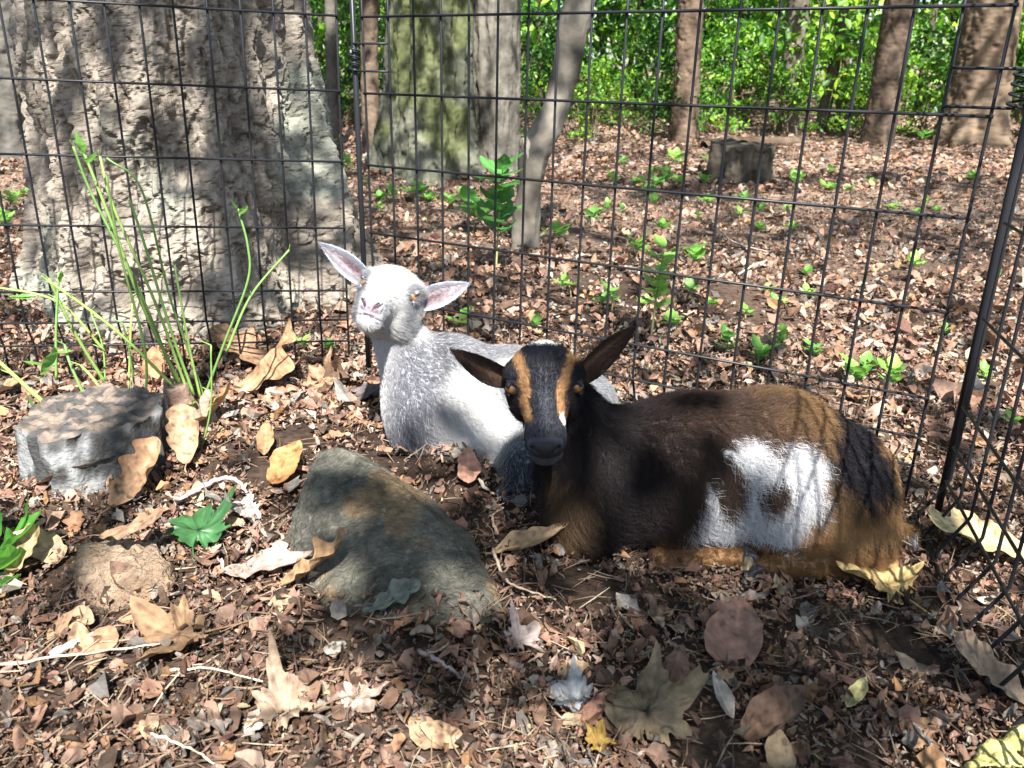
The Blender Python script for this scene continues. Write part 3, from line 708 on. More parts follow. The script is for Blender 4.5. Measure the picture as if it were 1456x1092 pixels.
# ================================================================== LEAVES
def leaf_outline(kind):
    if kind == 'oak':
        t = np.linspace(0, 1, 41); env = np.sin(np.pi * np.clip(t * .97 + .03, 0, 1)) ** .7 * (.55 + .5 * t) * .42
        return t, env
    if kind == 'blade':
        t = np.linspace(0, 1, 25); return t, .20 * np.sin(np.pi * t ** .85) ** .9
    if kind == 'ovate':
        t = np.linspace(0, 1, 25); return t, .33 * np.sin(np.pi * t ** .75) ** .8
def strip_leaf(kind, size, curl=(0, 0), wav=.03, seed=0, petiole=.25, across=13):
    """leaf along +x with midrib; curl = (bend along the midrib, rolling of the sides), in radians over the leaf"""
    r = np.random.default_rng(seed); t, w = leaf_outline(kind); n = len(t)
    s = np.linspace(-1, 1, across)
    lw = w[:, None] * np.abs(s)[None]; sgn = np.sign(s)[None]
    if kind == 'oak':
        rs = np.random.default_rng(seed + 50)
        for sd in (-1, 1):
            tw = t + .05 * vnoise(np.stack([t * 5, t * 0, t * 0], 1), seed + sd) ; ph = rs.uniform(0, 1)
            lb = 1 - (.42 + .3 * vnoise(np.stack([t * 4, t * 0 + sd, t * 0], 1), seed + 4)) * np.abs(np.sin(tw * math.pi * 3.1 + ph)) ** 2.2 * sstep(.05, .2, t) * sstep(1.0, .9, t)
            lw = np.where(sgn == sd, lw * lb[:, None], lw)
    asym = 1 + .16 * vnoise(np.stack([t * 6, t * 0, t * 0], 1), seed)[:, None] * sgn
    sw = .16 if kind == 'oak' else .08
    X = t[:, None] + lw * sw; Yv = lw * sgn * asym
    a = curl[1]; ph = Yv * a / .35
    if abs(a) > 1e-3: Yc = np.sin(ph) * .35 / a; Zc = (1 - np.cos(ph)) * .35 / a
    else: Yc, Zc = Yv, Yv * 0
    Zc = Zc + .03 * np.abs(Yv) + wav * fbm(np.stack([X.ravel() * 4, Yv.ravel() * 4, X.ravel() * 0 + seed], 1), 3, seed).reshape(X.shape)
    vein_ = np.abs(((X * 7 - np.abs(Yv) * 3.2) % 1) - .5) * 2
    Zc = Zc + .007 * vein_ + .05 * np.abs(Yv) ** 1.5 * vnoise(np.stack([X.ravel() * 11, np.sign(Yv).ravel() * 3, X.ravel() * 0 + seed], 1), seed + 5).reshape(X.shape) * 4
    b = curl[0]
    if abs(b) > 1e-3:
        ang = X * b; x2 = np.sin(ang) / b - Zc * np.sin(ang); z2 = (1 - np.cos(ang)) / b + Zc * np.cos(ang)
    else: x2, z2 = X, Zc
    V = np.stack([x2, Yc, z2], -1).reshape(-1, 3) * size
    i = (np.arange(n - 1)[:, None] * across + np.arange(across - 1)[None]).ravel()
    F = [np.stack([i, i + across, i + across + 1, i + 1], 1)]
    tone = ((1 + .3 * (np.abs(s) < .12)[None] * np.ones((n, 1))) * (1.06 - .16 * vein_ ** 6)).ravel()
    parts = [(V, F)]; tones = [tone]
    if petiole:
        q = smooth_path(np.array([[0.02, 0, 0], [-petiole * .5, .02, .01], [-petiole, -.01, -.01]]) * size, 5)
        pv, pf = tube(q, np.linspace(.009, .014, len(q)) * size, 6); parts.append((pv, pf)); tones.append(np.full(len(pv), .9))
    V, F = join(parts); return V, F, np.concatenate(tones)
def maple_leaf(size, curl=.3, wav=.05, seed=0, petiole=.5, lobes=5, sharp=.55):
    nth, nr = 84, 7; th = np.linspace(-math.pi, math.pi, nth, endpoint=False)
    bse = .40 - .30 * (sharp - .5); R = np.full(nth, .0)
    for c_, L_, w_ in ((0, 1.0, .60), (.86, .88, .55), (-.86, .92, .55), (1.75, .62, .50), (-1.75, .58, .5), (2.5, .42, .5), (-2.5, .42, .5)):
        dd = np.abs((th - c_ + math.pi) % (2 * math.pi) - math.pi); R = np.maximum(R, bse + (L_ - bse) * np.clip(1 - dd / w_, 0, 1) ** 1.15)
    R = R * .66 * (1 - .5 * sstep(2.75, 3.1, np.abs(th))) * (1 + .07 * np.sign(np.sin(th * 19 + seed)))
    R = R * (1 + .09 * vnoise(np.stack([np.cos(th) * 7, np.sin(th) * 7, th * 0 + seed], 1), seed))
    f = np.linspace(0.02, 1, nr)
    X = (f[:, None] * (R * np.cos(th))[None]); Yv = f[:, None] * (R * np.sin(th))[None]
    r2 = X ** 2 + Yv ** 2
    Z = curl * r2 * np.sin(th * 2 + seed)[None] + curl * .8 * Yv ** 2 + wav * fbm(np.stack([X.ravel() * 5, Yv.ravel() * 5, X.ravel() * 0 + seed], 1), 3, seed).reshape(X.shape)
    Z = Z + .03 * f[:, None] * np.abs(np.sin(th * 3.6))[None] + .02 * f[:, None] ** 3 * vnoise(np.stack([np.cos(th) * 5, np.sin(th) * 5, th * 0 + seed], 1), seed + 2)[None] * 4
    vein = .93 + .3 * np.exp(-(np.abs(np.sin(th * 3.65)) / .12) ** 2) * (np.abs(th) < 2.2)
    V = np.stack([X, Yv, Z], -1).reshape(-1, 3) * size
    i = np.arange(nr - 1)[:, None] * nth; j = np.arange(nth)[None]; j2 = (j + 1) % nth
    F = [np.stack([i + j, i + nth + j, i + nth + j2, i + j2], -1).reshape(-1, 4), np.arange(nth)[None, ::-1]]
    tone = np.repeat(vein[None], nr, 0).ravel(); parts = [(V, F)]; tones = [tone]
    if petiole:
        q = smooth_path(np.array([[.0, 0, .0], [-petiole * .5, .03, .02], [-petiole, -.02, -.01]]) * size, 6)
        pv, pf = tube(q, .010 * size, 6); parts.append((pv, pf)); tones.append(np.full(len(pv), .9))
    V, F = join(parts); return V, F, np.concatenate(tones)
def place_leaf(label, px, py, w, kind, az, tilt, col, curl=(0.4, .5), up=.006, seed=0, mat=None, group=None, name='fallen_leaf', petiole=.25, Y=None, roll=0.0, wav=.04):
    p = G(px, py) if Y is None else P(px, py, Y)
    size = w / pxm(p)
    if kind in ('maple', 'star'):
        V, F, tn = maple_leaf(size, curl[0], wav, seed, petiole, 5, .55 if kind == 'maple' else .68)
    else:
        V, F, tn = strip_leaf(kind, size, curl, wav, seed, petiole); V[:, 0] -= size * .5
    R = np.array(Matrix.Rotation(math.radians(az), 3, 'Z') @ Matrix.Rotation(math.radians(-tilt), 3, 'Y') @ Matrix.Rotation(math.radians(roll), 3, 'X'))
    V = V @ R.T
    if Y is None: V[:, 2] -= np.percentile(V[:, 2], 12)
    C = np.asarray(col)[None] * tn[:, None]
    sp = fbm(V * 55, 3, seed + 3)[:, None]; C = C * (1 + .28 * sp); C = C * (1 - .55 * sstep(.35, .6, vnoise(V * 130, seed + 9)))[:, None]
    C = C * (.7 if mat is None else .9)
    o = link(name, mesh_np(name, V, F, np.clip(C, 0, .9)), mat or M_LITTER, None, p + np.array([0, 0, up]))
    return tag(o, label, 'leaf', group)
TAN, ORA, BRN, DRK, GRY, PAL_, GLD, RED = (.46, .30, .18), (.50, .27, .11), (.32, .19, .11), (.17, .10, .07), (.36, .32, .27), (.52, .44, .36), (.55, .40, .17), (.30, .15, .10)
place_leaf('big curled orange-brown oak leaf leaning on the bottom wire', 392, 556, 140, 'oak', 25, 16, (.42, .24, .13), (.9, -.9), .02, 1)
place_leaf('dull brown oak leaf lying flat behind the big curled oak leaf', 345, 520, 110, 'oak', 160, 12, BRN, (.5, .5), .01, 2)
place_leaf('crumpled round tan leaf standing up near the white goat', 466, 560, 75, 'maple', 80, 55, (.40, .25, .15), (1.5, 0), .02, 3, petiole=0, wav=.16)
place_leaf('dark wet leaf tucked beside the white goat chest', 520, 575, 70, 'ovate', 20, 10, (.12, .10, .10), (.4, .8), .01, 4, petiole=0)
place_leaf('tall upright tan leaf folded beside the sawn stump', 205, 700, 115, 'oak', 65, 16, (.42, .25, .14), (.9, 1.5), .01, 5, roll=14)
place_leaf('long curled brown leaf lying in front of the sawn stump', 118, 692, 150, 'blade', 12, 5, (.33, .21, .14), (.5, 2.0), .01, 6)
place_leaf('folded tan leaf below the sprout stub', 268, 652, 95, 'oak', 110, 14, (.44, .28, .17), (1.2, 1.5), .02, 7)
place_leaf('bright orange-tan leaf beside the top of the big rock', 412, 682, 80, 'ovate', 70, 14, (.46, .22, .085), (.5, .7), .02, 8, petiole=0)
place_leaf('brown lobed leaf resting on the small stone', 192, 762, 95, 'oak', 10, 4, (.30, .18, .11), (.4, .2), .01, 9, Y=1.035)
place_leaf('green lobed leaf with a bite lying by the small stone', 286, 776, 112, 'maple', 100, 12, (.07, .20, .07), (.6, 0), .02, 10, M_GREEN, petiole=.5)
place_leaf('wide spread brown oak leaf lying alone on the bare floor', 258, 918, 150, 'star', 205, 2, (.27, .165, .09), (.8, 0), .012, 11, petiole=.7)
place_leaf('crumpled pale tan leaf near the loose droppings', 405, 1030, 115, 'maple', 60, 6, (.32, .23, .16), (1.3, 0), .012, 12, wav=.13)
place_leaf('long curled brown leaf against the foot of the big rock', 462, 838, 125, 'oak', 12, 14, (.31, .19, .10), (.8, 1.4), .02, 13)
place_leaf('flat pale pinkish leaf left of the rock foot', 385, 818, 135, 'blade', 4, 4, (.42, .30, .25), (.3, .8), .012, 14, petiole=0)
place_leaf('large flat grey-brown leaf with yellow blotches on the shaded floor', 918, 1038, 165, 'maple', 75, 8, (.22, .165, .10), (.9, 0), .014, 15, wav=.11)
place_leaf('pale bluish white leaf skeleton near the grey-brown leaf', 818, 1012, 85, 'maple', 140, 4, (.30, .31, .31), (1.0, 0), .014, 16, petiole=0, wav=.12)
place_leaf('small crinkled yellow leaf under the grey-brown leaf', 850, 1074, 58, 'maple', 20, 10, (.40, .25, .06), (1.2, 0), .014, 17, petiole=0, wav=.14)
place_leaf('golden leaf with a long stalk at the brown goat rump', 1258, 845, 140, 'maple', 125, 10, (.56, .40, .17), (.5, 0), .016, 18, petiole=.75)
place_leaf('broad pale yellow leaf outside the bent wire feet', 1392, 792, 170, 'oak', 170, 6, (.58, .46, .24), (.3, .3), .016, 19)
place_leaf('reddish brown leaf lying below the brown goat belly', 1042, 925, 125, 'ovate', 70, 12, (.30, .17, .12), (.4, .6), .014, 20, petiole=0)
place_leaf('dark brown curled leaf in the shaded corner', 1105, 1052, 120, 'ovate', 10, 14, (.15, .09, .06), (.9, 1.2), .014, 21)
place_leaf('tan leaf tip poking up beside the dark curled leaf', 1105, 1090, 70, 'ovate', 80, 12, (.27, .2, .12), (.5, .9), .014, 22, petiole=0)
place_leaf('long tan rolled leaf in front of the brown goat chest', 758, 794, 125, 'blade', 6, 4, (.48, .33, .18), (.6, 2.4), .014, 23)
place_leaf('small round pinkish leaf standing against the dark fur', 667, 690, 52, 'ovate', 90, 60, (.46, .25, .17), (.3, .4), .02, 24, petiole=0)
place_leaf('small leaf scrap half brown and half white', 735, 928, 62, 'maple', 30, 20, (.42, .34, .3), (1.5, 0), .014, 25, petiole=0)
place_leaf('grey papery leaf above the green lobed leaf', 350, 738, 88, 'maple', 200, 18, (.45, .40, .35), (1.2, 0), .014, 26, petiole=0, wav=.12)
place_leaf('brown leaf trapped under the wire foot outside the pen', 1395, 985, 130, 'oak', 140, 10, (.34, .24, .16), (.6, .8), .014, 27)
place_leaf('slender tan leaf standing on edge in the litter by the sprouts', 380, 640, 66, 'blade', 100, 14, (.36, .2, .1), (.4, 1.2), .014, 28, petiole=0)
place_leaf('orange leaf arching over the litter by the sprouts', 318, 605, 100, 'ovate', 5, 12, (.55, .33, .15), (1.1, .6), .014, 29, petiole=0)
place_leaf('jagged tan leaf poking from the green weed', 42, 815, 90, 'oak', 60, 32, (.42, .29, .16), (.4, .7), .014, 30, petiole=0)
place_leaf('orange leaf at the edge of the sawn stump', 22, 565, 60, 'ovate', 10, 10, (.56, .33, .18), (.5, .6), .014, 31, petiole=0)
place_leaf('curled brown leaf hiding behind the sprout stub', 225, 545, 60, 'ovate', 100, 45, (.38, .21, .11), (.6, 1.2), .014, 32, petiole=0)
place_leaf('dark grey leaf lying at the right foot of the big rock', 560, 868, 90, 'oak', 20, 8, (.16, .17, .14), (.4, .5), .014, 33, petiole=0)
place_leaf('pale tan torn leaf lying among the shadows of the wire grid', 505, 1010, 80, 'maple', 15, 8, (.48, .35, .27), (.8, 0), .012, 34, petiole=0, wav=.1)
place_leaf('narrow pale yellow leaf blade in the shaded corner', 1215, 1000, 62, 'blade', 45, 8, (.50, .44, .2), (.3, .8), .014, 35, petiole=0)
r_ = np.random.default_rng(77)
for q in range(34):       # look-alike half-buried leaves
    px, py = r_.uniform(30, 1300), r_.uniform(830, 1085) if q < 20 else r_.uniform(640, 830)
    if q >= 20: px = r_.uniform(20, 400)
    col = [TAN, BRN, DRK, GRY, RED, PAL_, BRN][q % 7]
    place_leaf('half-buried %s %s leaf %s' % (['tan', 'brown', 'dark', 'grey', 'reddish', 'pale', 'brown'][q % 7], ['lobed', 'rounded', 'narrow', 'rounded'][q % 4], 'on the open pen floor' if q < 20 else 'in the litter near the sprouts'), px, py, r_.uniform(38, 78), ['oak', 'ovate', 'blade', 'ovate'][q % 4], r_.uniform(0, 360), r_.uniform(-5, 20), col, (r_.uniform(-.9, .9), r_.uniform(-1.2, 1.6)), .008, 100 + q, None, 'half-buried leaves in the pen', petiole=0)

# ---- whole leaves bedded in the floor, pieces of the ground
def bedded_leaves():
    r = np.random.default_rng(55); ground = bpy.data.objects['ground']; protos = []
    for k in range(18):
        V, F, tn = strip_leaf(['oak', 'ovate', 'oak', 'blade', 'ovate', 'oak'][k % 6], 1.0, (r.uniform(-.8, 1.0), r.uniform(-1.4, 1.8)), .06, 700 + k, .22 if k % 2 else 0, 7)
        V[:, 0] -= .5; V[:, 2] -= np.percentile(V[:, 2], 25)
        c = np.array([(.30, .18, .10), (.22, .125, .07), (.36, .24, .15), (.15, .09, .06), (.28, .15, .085), (.25, .19, .14)][(k * 5) % 6]) * .82
        C = c * tn[:, None] * (1 + .3 * fbm(V * 3, 3, k))[:, None]; C = C * (1 - .5 * sstep(.3, .6, vnoise(V * 7, k)))[:, None]
        me = mesh_np('leaf', V, F, np.clip(C, .01, .8)); me.materials.append(M_LITTER); protos.append(me)
    spots = [(r.uniform(-.62, .62) * (y + .35), y) for y in r.uniform(.66, 1.95, 125)] + [(r.uniform(-.45, .68) * (y + .3), y) for y in 1.9 + 4.2 * r.random(170) ** 1.3]
    for i, (x, y) in enumerate(spots):
        if y < 1.95 and ((-.02 < x < .72 and .98 < y < 1.4) or (-.26 < x < .2 and 1.24 < y < 1.7)): continue
        o = link('leaf', protos[i % 18], None, ground, (x, y, gz(x, y) + .010)); sc = r.uniform(.030, .062) * (1 if y < 1.95 else 1.35)
        o.scale = (sc, sc, sc); o.rotation_euler = (r.normal(0, .22), r.normal(0, .22), r.uniform(0, 6.28))
bedded_leaves()
# ---- twigs and droppings
def twig(label, pts, w, col, group='dry twigs in the litter'):
    q = np.array([G(a, b, .012 + u) for a, b, u in pts]); p = smooth_path(q, 8); m = pxm(q[0]); b = q[0].copy()
    rr = np.linspace(w, w * .5, len(p)) / 2 / m * (1 + .15 * RNG.normal(size=len(p)))
    V, F = tube(p - b + RNG.normal(0, .0008, p.shape), rr, 7)
    tag(link('twig', mesh_np('twig', V, F, col), M_WOOD, None, b), label, 'twig', group)
twig('thin bare twig crossing behind the small curled leaves', [(0, 945, 0), (110, 930, .004), (230, 915, .004)], 5, (.36, .29, .21))
twig('short pale broken twig on the bare floor', [(75, 930, .0), (110, 912, .004), (142, 898, 0)], 12, (.4, .36, .28))
twig('thin pale stalk arching over the spread oak leaf', [(240, 955, .0), (300, 950, .012), (375, 970, 0)], 4, (.5, .42, .3))
twig('thin pale stalk near the bottom rim of the floor', [(212, 1040, .0), (270, 1065, .008), (310, 1090, 0)], 4, (.5, .42, .3))
twig('forked purplish twig by the orange leaf and sprouts', [(250, 715, .0), (290, 690, .014), (330, 680, .016), (355, 705, .0)], 9, (.34, .27, .25))
twig('curved thin twig between the big rock and the brown goat', [(700, 780, .0), (712, 810, .006), (730, 832, .006), (790, 852, 0)], 5, (.33, .25, .18))
twig('upright forked twig beside the dark fur of the white goat', [(708, 760, 0), (700, 735, .02), (716, 722, .045)], 5, (.33, .23, .16))
twig('short stout grey twig on the sunlit floor', [(595, 925, 0), (625, 940, .004), (650, 958, 0)], 8, (.25, .2, .19))
twig('pale stalk lying in the shaded corner', [(1295, 1025, 0), (1325, 1060, .006), (1350, 1092, 0)], 5, (.5, .46, .38))
twig('dark stick lying outside the wire under the huge trunk', [(310, 478, .02), (350, 470, .03), (395, 462, .03)], 9, (.10, .10, .09))
twig('thin branch lying on the clearing floor', [(1050, 390, .01), (1072, 377, .02), (1090, 370, .02)], 3, (.5, .45, .38))
twig('long thin branch lying in the clearing', [(1010, 312, .01), (1040, 342, .03), (1090, 358, .02)], 3, (.3, .24, .2))
V0, F0 = hull(np.array([(math.sqrt(1 - z * z) * math.cos(i * 2.4), math.sqrt(1 - z * z) * math.sin(i * 2.4), z) for i, z in enumerate(np.linspace(-.98, .98, 40))]))
dm = mesh_np('dropping', V0 * np.array([.0052, .0044, .0042]), F0, (.035, .028, .02)); dm.materials.append(M_DROP)
for a, b in [(193, 1018), (214, 1028), (232, 1000), (239, 1008), (240, 1020), (238, 1038), (284, 1018), (293, 1017), (322, 1021), (150, 1030), (120, 1062), (200, 930), (212, 938), (255, 1003), (310, 1000)]:
    p = G(a, b); o = link('goat_dropping', dm, None, None, p + np.array([0, 0, .009])); o.rotation_euler = (0, 0, a)
    tag(o, 'small round black dropping scattered on the leaf floor', 'dropping', 'droppings on the pen floor')

# ================================================================== GREEN PLANTS
def stem_mesh(pts, r0, r1, c0, c1, n=7):
    p = smooth_path(pts, 9); V, F = tube(p, np.linspace(r0, r1, len(p)), n)
    t = np.repeat(np.linspace(0, 1, len(p)), n)[:, None]
    return p, mesh_np('stem', V, F, np.asarray(c0) * (1 - t) + np.asarray(c1) * t)
def leaf_at(root, pos, direction, size, kind, col, seed, curl=(.5, .5), mat=None, name='leaf', petiole=.15):
    V, F, tn = strip_leaf(kind, size, curl, .03, seed, petiole)
    d = np.asarray(direction, float); d /= np.linalg.norm(d); side = np.cross([0, 0, 1.0], d)
    side = side / (np.linalg.norm(side) + 1e-9); R = np.stack([d, side, np.cross(d, side)], 1)
    me = mesh_np(name, V @ R.T, F, np.clip(np.asarray(col)[None] * tn[:, None], 0, .9))
    return link(name, me, mat or M_GREEN, root, tuple(np.asarray(pos, float)))
def sprouts():
    b = P(258, 588, 1.53); b[2] = gz(b[0], b[1]); Y = b[1]
    root = thing('sprouting_stub', b, 'old cut shrub stub sending up long bare green shoots', 'plant')
    gs = [(.15, .25, .06), (.20, .31, .075), (.11, .21, .055), (.14, .27, .065)]
    S = [([(262, 558), (205, 440), (160, 320), (118, 213)], 1.53, 7.5), ([(268, 560), (215, 430), (152, 300), (126, 226)], 1.50, 6.5), ([(255, 552), (198, 400), (142, 275), (121, 205)], 1.55, 6.5),
         ([(276, 562), (243, 470), (203, 340), (184, 284)], 1.50, 6.5), ([(285, 566), (262, 490), (236, 384)], 1.54, 6), ([(245, 548), (185, 480), (132, 430), (86, 391)], 1.48, 7),
         ([(283, 585), (318, 490), (352, 400), (352, 350), (338, 297)], 1.52, 6), ([(322, 500), (352, 425), (403, 362)], 1.50, 6), ([(150, 545), (115, 470), (86, 388)], 1.58, 7.5),
         ([(100, 606), (50, 562), (-10, 508)], 1.42, 11), ([(138, 600), (95, 530), (76, 500)], 1.46, 7), ([(247, 775), (275, 680), (306, 580), (312, 480)], 1.42, 4.5),
         ([(205, 590), (206, 500), (170, 360), (150, 250)], 1.47, 6), ([(183, 555), (180, 470), (176, 440)], 1.6, 5), ([(192, 555), (190, 490), (188, 450)], 1.6, 4.5),
         ([(80, 540), (79, 470), (82, 388)], 1.5, 6), ([(165, 590), (130, 550), (100, 530)], 1.44, 8), ([(150, 500), (90, 425), (0, 398)], 1.62, 6), ([(295, 580), (268, 500), (240, 420), (200, 270), (150, 225)], 1.56, 5.5),
         ([(150, 560), (140, 500), (115, 450)], 1.6, 4)]
    for q, (pp, y, w) in enumerate(S):
        pts = np.array([P(a, c, y - .02 * i * 0) for i, (a, c) in enumerate(pp)])
        pts[:, 1] += np.linspace(0, .05 * math.sin(q * 2.1), len(pts))
        m = pxm(pts[0]); c = np.array(gs[q % 4])
        w *= .66; p, me = stem_mesh(pts - b, w / 2 / m, w * .36 / m, c * np.array([1.0, .95, .9]), c * 1.05)
        link('shoot', me, M_STEM, root)
        for k in (len(p) // 2, len(p) * 3 // 4, len(p) - 1):    # nodes with clipped leaf stalks
            if (q + k) % 3 == 0: continue
            d = np.array([math.cos(q * 3 + k), -.4, .7])
            p2, me2 = stem_mesh([p[k], p[k] + d * .008, p[k] + d * .016], .0016, .0008, c, c * 1.1, 6); link('leaf_stalk', me2, M_STEM, root)
    LG = (.16, .34, .07)
    for (px, py, y, d, s, k) in [(60, 535, 1.46, (.6, -.2, .5), 62, 'blade'), (118, 222, 1.53, (-.2, -.3, 1), 36, 'ovate'), (125, 232, 1.5, (.6, -.3, .3), 26, 'ovate'), (338, 300, 1.52, (-.5, -.3, .8), 22, 'ovate'), (342, 305, 1.52, (.5, -.4, .3), 24, 'ovate'),
                                 (80, 500, 1.5, (.9, -.3, -.1), 34, 'blade'), (72, 520, 1.5, (-.7, -.3, .1), 36, 'blade'), (85, 400, 1.5, (.5, -.3, .6), 20, 'blade'), (12, 420, 1.6, (1, -.2, -.25), 48, 'blade'), (60, 590, 1.45, (-.4, -.5, .9), 42, 'blade'), (225, 395, 1.5, (.6, -.3, .3), 16, 'ovate'), (265, 575, 1.5, (.7, -.5, .1), 24, 'ovate')]:
        p = P(px, py, y); leaf_at(root, p - b, d, s / pxm(p), k, LG, px, (.5, .6))
    # the cut woody stubs
    for q, (pp, y, w) in enumerate([([(275, 602), (262, 575), (252, 548)], 1.5, 34), ([(235, 615), (212, 590), (190, 568)], 1.44, 30), ([(300, 600), (292, 575), (300, 558)], 1.5, 14), ([(250, 600), (243, 570), (240, 540)], 1.55, 14)]):
        p = smooth_path([P(a, c, y) for a, c in pp], 8); p[0, 2] -= .03; m = pxm(p[0])
        link('stub', bark_tube('stub', p - b, np.linspace(w / 2, w * .36, len(p)) / m, 36, 130 + q, (.22, .15, .11), (.36, .27, .2), .004, 60, 14, .15, style='ridge'), M_BARK, root)
sprouts()
place_leaf('toothed green leaf lying on the sawn stump edge', 140, 632, 70, 'maple', 40, 22, (.06, .22, .08), (.7, 0), .03, 41, M_GREEN, petiole=.4, Y=1.36)
place_leaf('faded pink leaf lying beside the toothed green leaf', 118, 612, 55, 'oak', 200, 15, (.55, .40, .36), (.8, .8), .03, 42, Y=1.38)

def weed():
    b = G(-15, 800); root = thing('broadleaf_weed', b, 'low weed with glossy bright green curling leaves beside the small stone', 'plant')
    for q, (px, py, y, d, s, k, c) in enumerate([(-5, 790, 1.03, (.8, .1, .42), 105, 'ovate', (.5, .8)), (-10, 810, 1.0, (.9, -.45, .15), 85, 'ovate', (1.3, .5)), (-20, 800, 1.04, (.35, .3, .95), 110, 'ovate', (.9, 1.0)), (0, 785, 1.05, (.75, .4, .5), 100, 'blade', (1.0, .5)),
                                                 (-10, 835, .99, (.7, -.5, .05), 75, 'ovate', (1.2, .6)), (-15, 770, 1.06, (.3, .6, .8), 90, 'ovate', (1.2, .6)), (-12, 812, 1.02, (.95, -.1, .35), 95, 'blade', (1.4, 1.2)), (-25, 780, 1.05, (.6, -.2, .9), 95, 'ovate', (1.6, .8))]):
        p = P(px, py, y); leaf_at(root, p - b, d, s / pxm(p), k, [(.10, .30, .05), (.13, .36, .05), (.08, .25, .05)][q % 3], 200 + q, c)
    V, F = tube([(0, 0, -.02), (.005, 0, .02), (.01, 0, .045)], .006, 8); link('stem', mesh_np('stem', V, F, (.2, .3, .1)), M_STEM, root)
weed()

def seedling(label, px, py, hpx, n, seed, lean=0, leafpx=16, group='seedlings on the clearing floor', col=(.16, .34, .06), Y=None, kind='ovate'):
    b = G(px, py) if Y is None else P(px, py, Y); r = np.random.default_rng(seed); m = pxm(b); h = hpx / m
    root = thing('seedling', b, label, 'seedling', group)
    p, me = stem_mesh([(0, 0, -.01), (lean * .3 + r.normal(0, h * .05), r.normal(0, h * .05), h * .5), (lean + r.normal(0, h * .08), r.normal(0, h * .08), h)], .0028 + h * .004, .0014, (.25, .22, .1), (.2, .34, .1), 6)
    link('stem', me, M_STEM, root)
    for k in range(n):
        t = .35 + .65 * (k + 1) / n if n > 3 else .85; q = p[int(t * (len(p) - 1))]
        az = k * 2.4 + r.uniform(0, 1); s = leafpx / m * r.uniform(.75, 1.3)
        d = np.array([math.cos(az), math.sin(az) - .25, r.uniform(.05, .5)])
        leaf_at(root, q, d, s, kind, np.array(col) * r.uniform(.8, 1.25), seed * 31 + k, (r.uniform(.2, .9), .4), petiole=.3)
    return root
def seed_label(a, b):
    if b > 440 and a > 1000: return 'low leafy seedling close behind the wire above the brown goat back'
    if a < 520: return 'small seedling growing in the litter round the huge cracked trunk'
    if a < 660: return 'small seedling at the foot of the mossy trunk'
    if a < 880 and b > 300: return 'small seedling in the litter by the foot of the dead trunk'
    if b < 300: return 'small seedling growing far back in the clearing near the stump'
    return 'small leafy seedling in the sunny middle of the clearing'
seedling('tall sapling with broad leaves at the foot of the dead trunk', 705, 385, 150, 22, 1, .02, 40, None, (.09, .25, .06))
seedling('low broad-leaved sprig beside the tall sapling foot', 672, 330, 46, 8, 3, -.01, 34, None, (.12, .30, .06))
seedling('tall slim seedling with round pale leaves behind the dark ear', 925, 480, 135, 20, 2, .02, 30, None, (.24, .42, .09))
SD = [(985, 378, 22, 7, 22), (905, 365, 24, 7, 22), (870, 440, 30, 7, 18), (800, 415, 18, 4, 18), (812, 420, 20, 3, 14), (1030, 505, 30, 8, 20), (1078, 518, 22, 7, 24), (1105, 505, 36, 9, 18), (1155, 512, 22, 7, 18), (1215, 548, 26, 7, 28), (1262, 556, 34, 9, 24), (1228, 530, 14, 4, 26),
      (950, 470, 18, 6, 24), (960, 238, 18, 8, 16), (885, 240, 14, 6, 12), (1130, 265, 12, 5, 14), (1300, 385, 14, 4, 16), (1340, 480, 14, 4, 14), (470, 505, 14, 4, 16), (432, 498, 14, 4, 16), (1310, 205, 16, 8, 14), (1005, 292, 10, 5, 16), (1080, 330, 8, 5, 14), (840, 320, 14, 6, 18), (790, 345, 20, 6, 22),
      (560, 290, 22, 8, 16), (600, 285, 20, 8, 14), (640, 300, 20, 7, 16), (870, 265, 16, 7, 14), (920, 280, 12, 6, 16), (1000, 265, 12, 6, 14), (1180, 250, 10, 5, 12), (1380, 260, 12, 6, 12), (10, 330, 26, 8, 18), (20, 300, 24, 8, 16), (470, 230, 26, 9, 14), (495, 250, 24, 8, 14), (1410, 400, 14, 5, 16), (760, 470, 12, 4, 18), (1060, 450, 10, 4, 14), (1125, 330, 8, 5, 14), (980, 420, 12, 4, 18), (940, 330, 10, 5, 18), (655, 470, 16, 4, 26), (1145, 395, 10, 4, 14), (1395, 545, 18, 4, 16), (1432, 610, 20, 4, 18)]
r_ = np.random.default_rng(91)
for cx_, cy_, k_ in [(930, 262, 7), (1060, 300, 5), (1000, 250, 5), (870, 300, 5), (1200, 262, 5), (560, 280, 5), (1290, 300, 4), (15, 290, 5), (1110, 430, 3), (940, 440, 4)]:
    for _ in range(k_): SD.append((cx_ + r_.normal(0, 34), cy_ + r_.normal(0, 10), r_.uniform(6, 14), int(r_.integers(4, 7)), r_.uniform(9, 16)))
for q, (a, b, h, n, lp) in enumerate(SD): seedling(seed_label(a, b), a, b, h, n, 300 + q, 0, lp, col=[(.18, .38, .07), (.22, .42, .08), (.13, .30, .06)][q % 3])
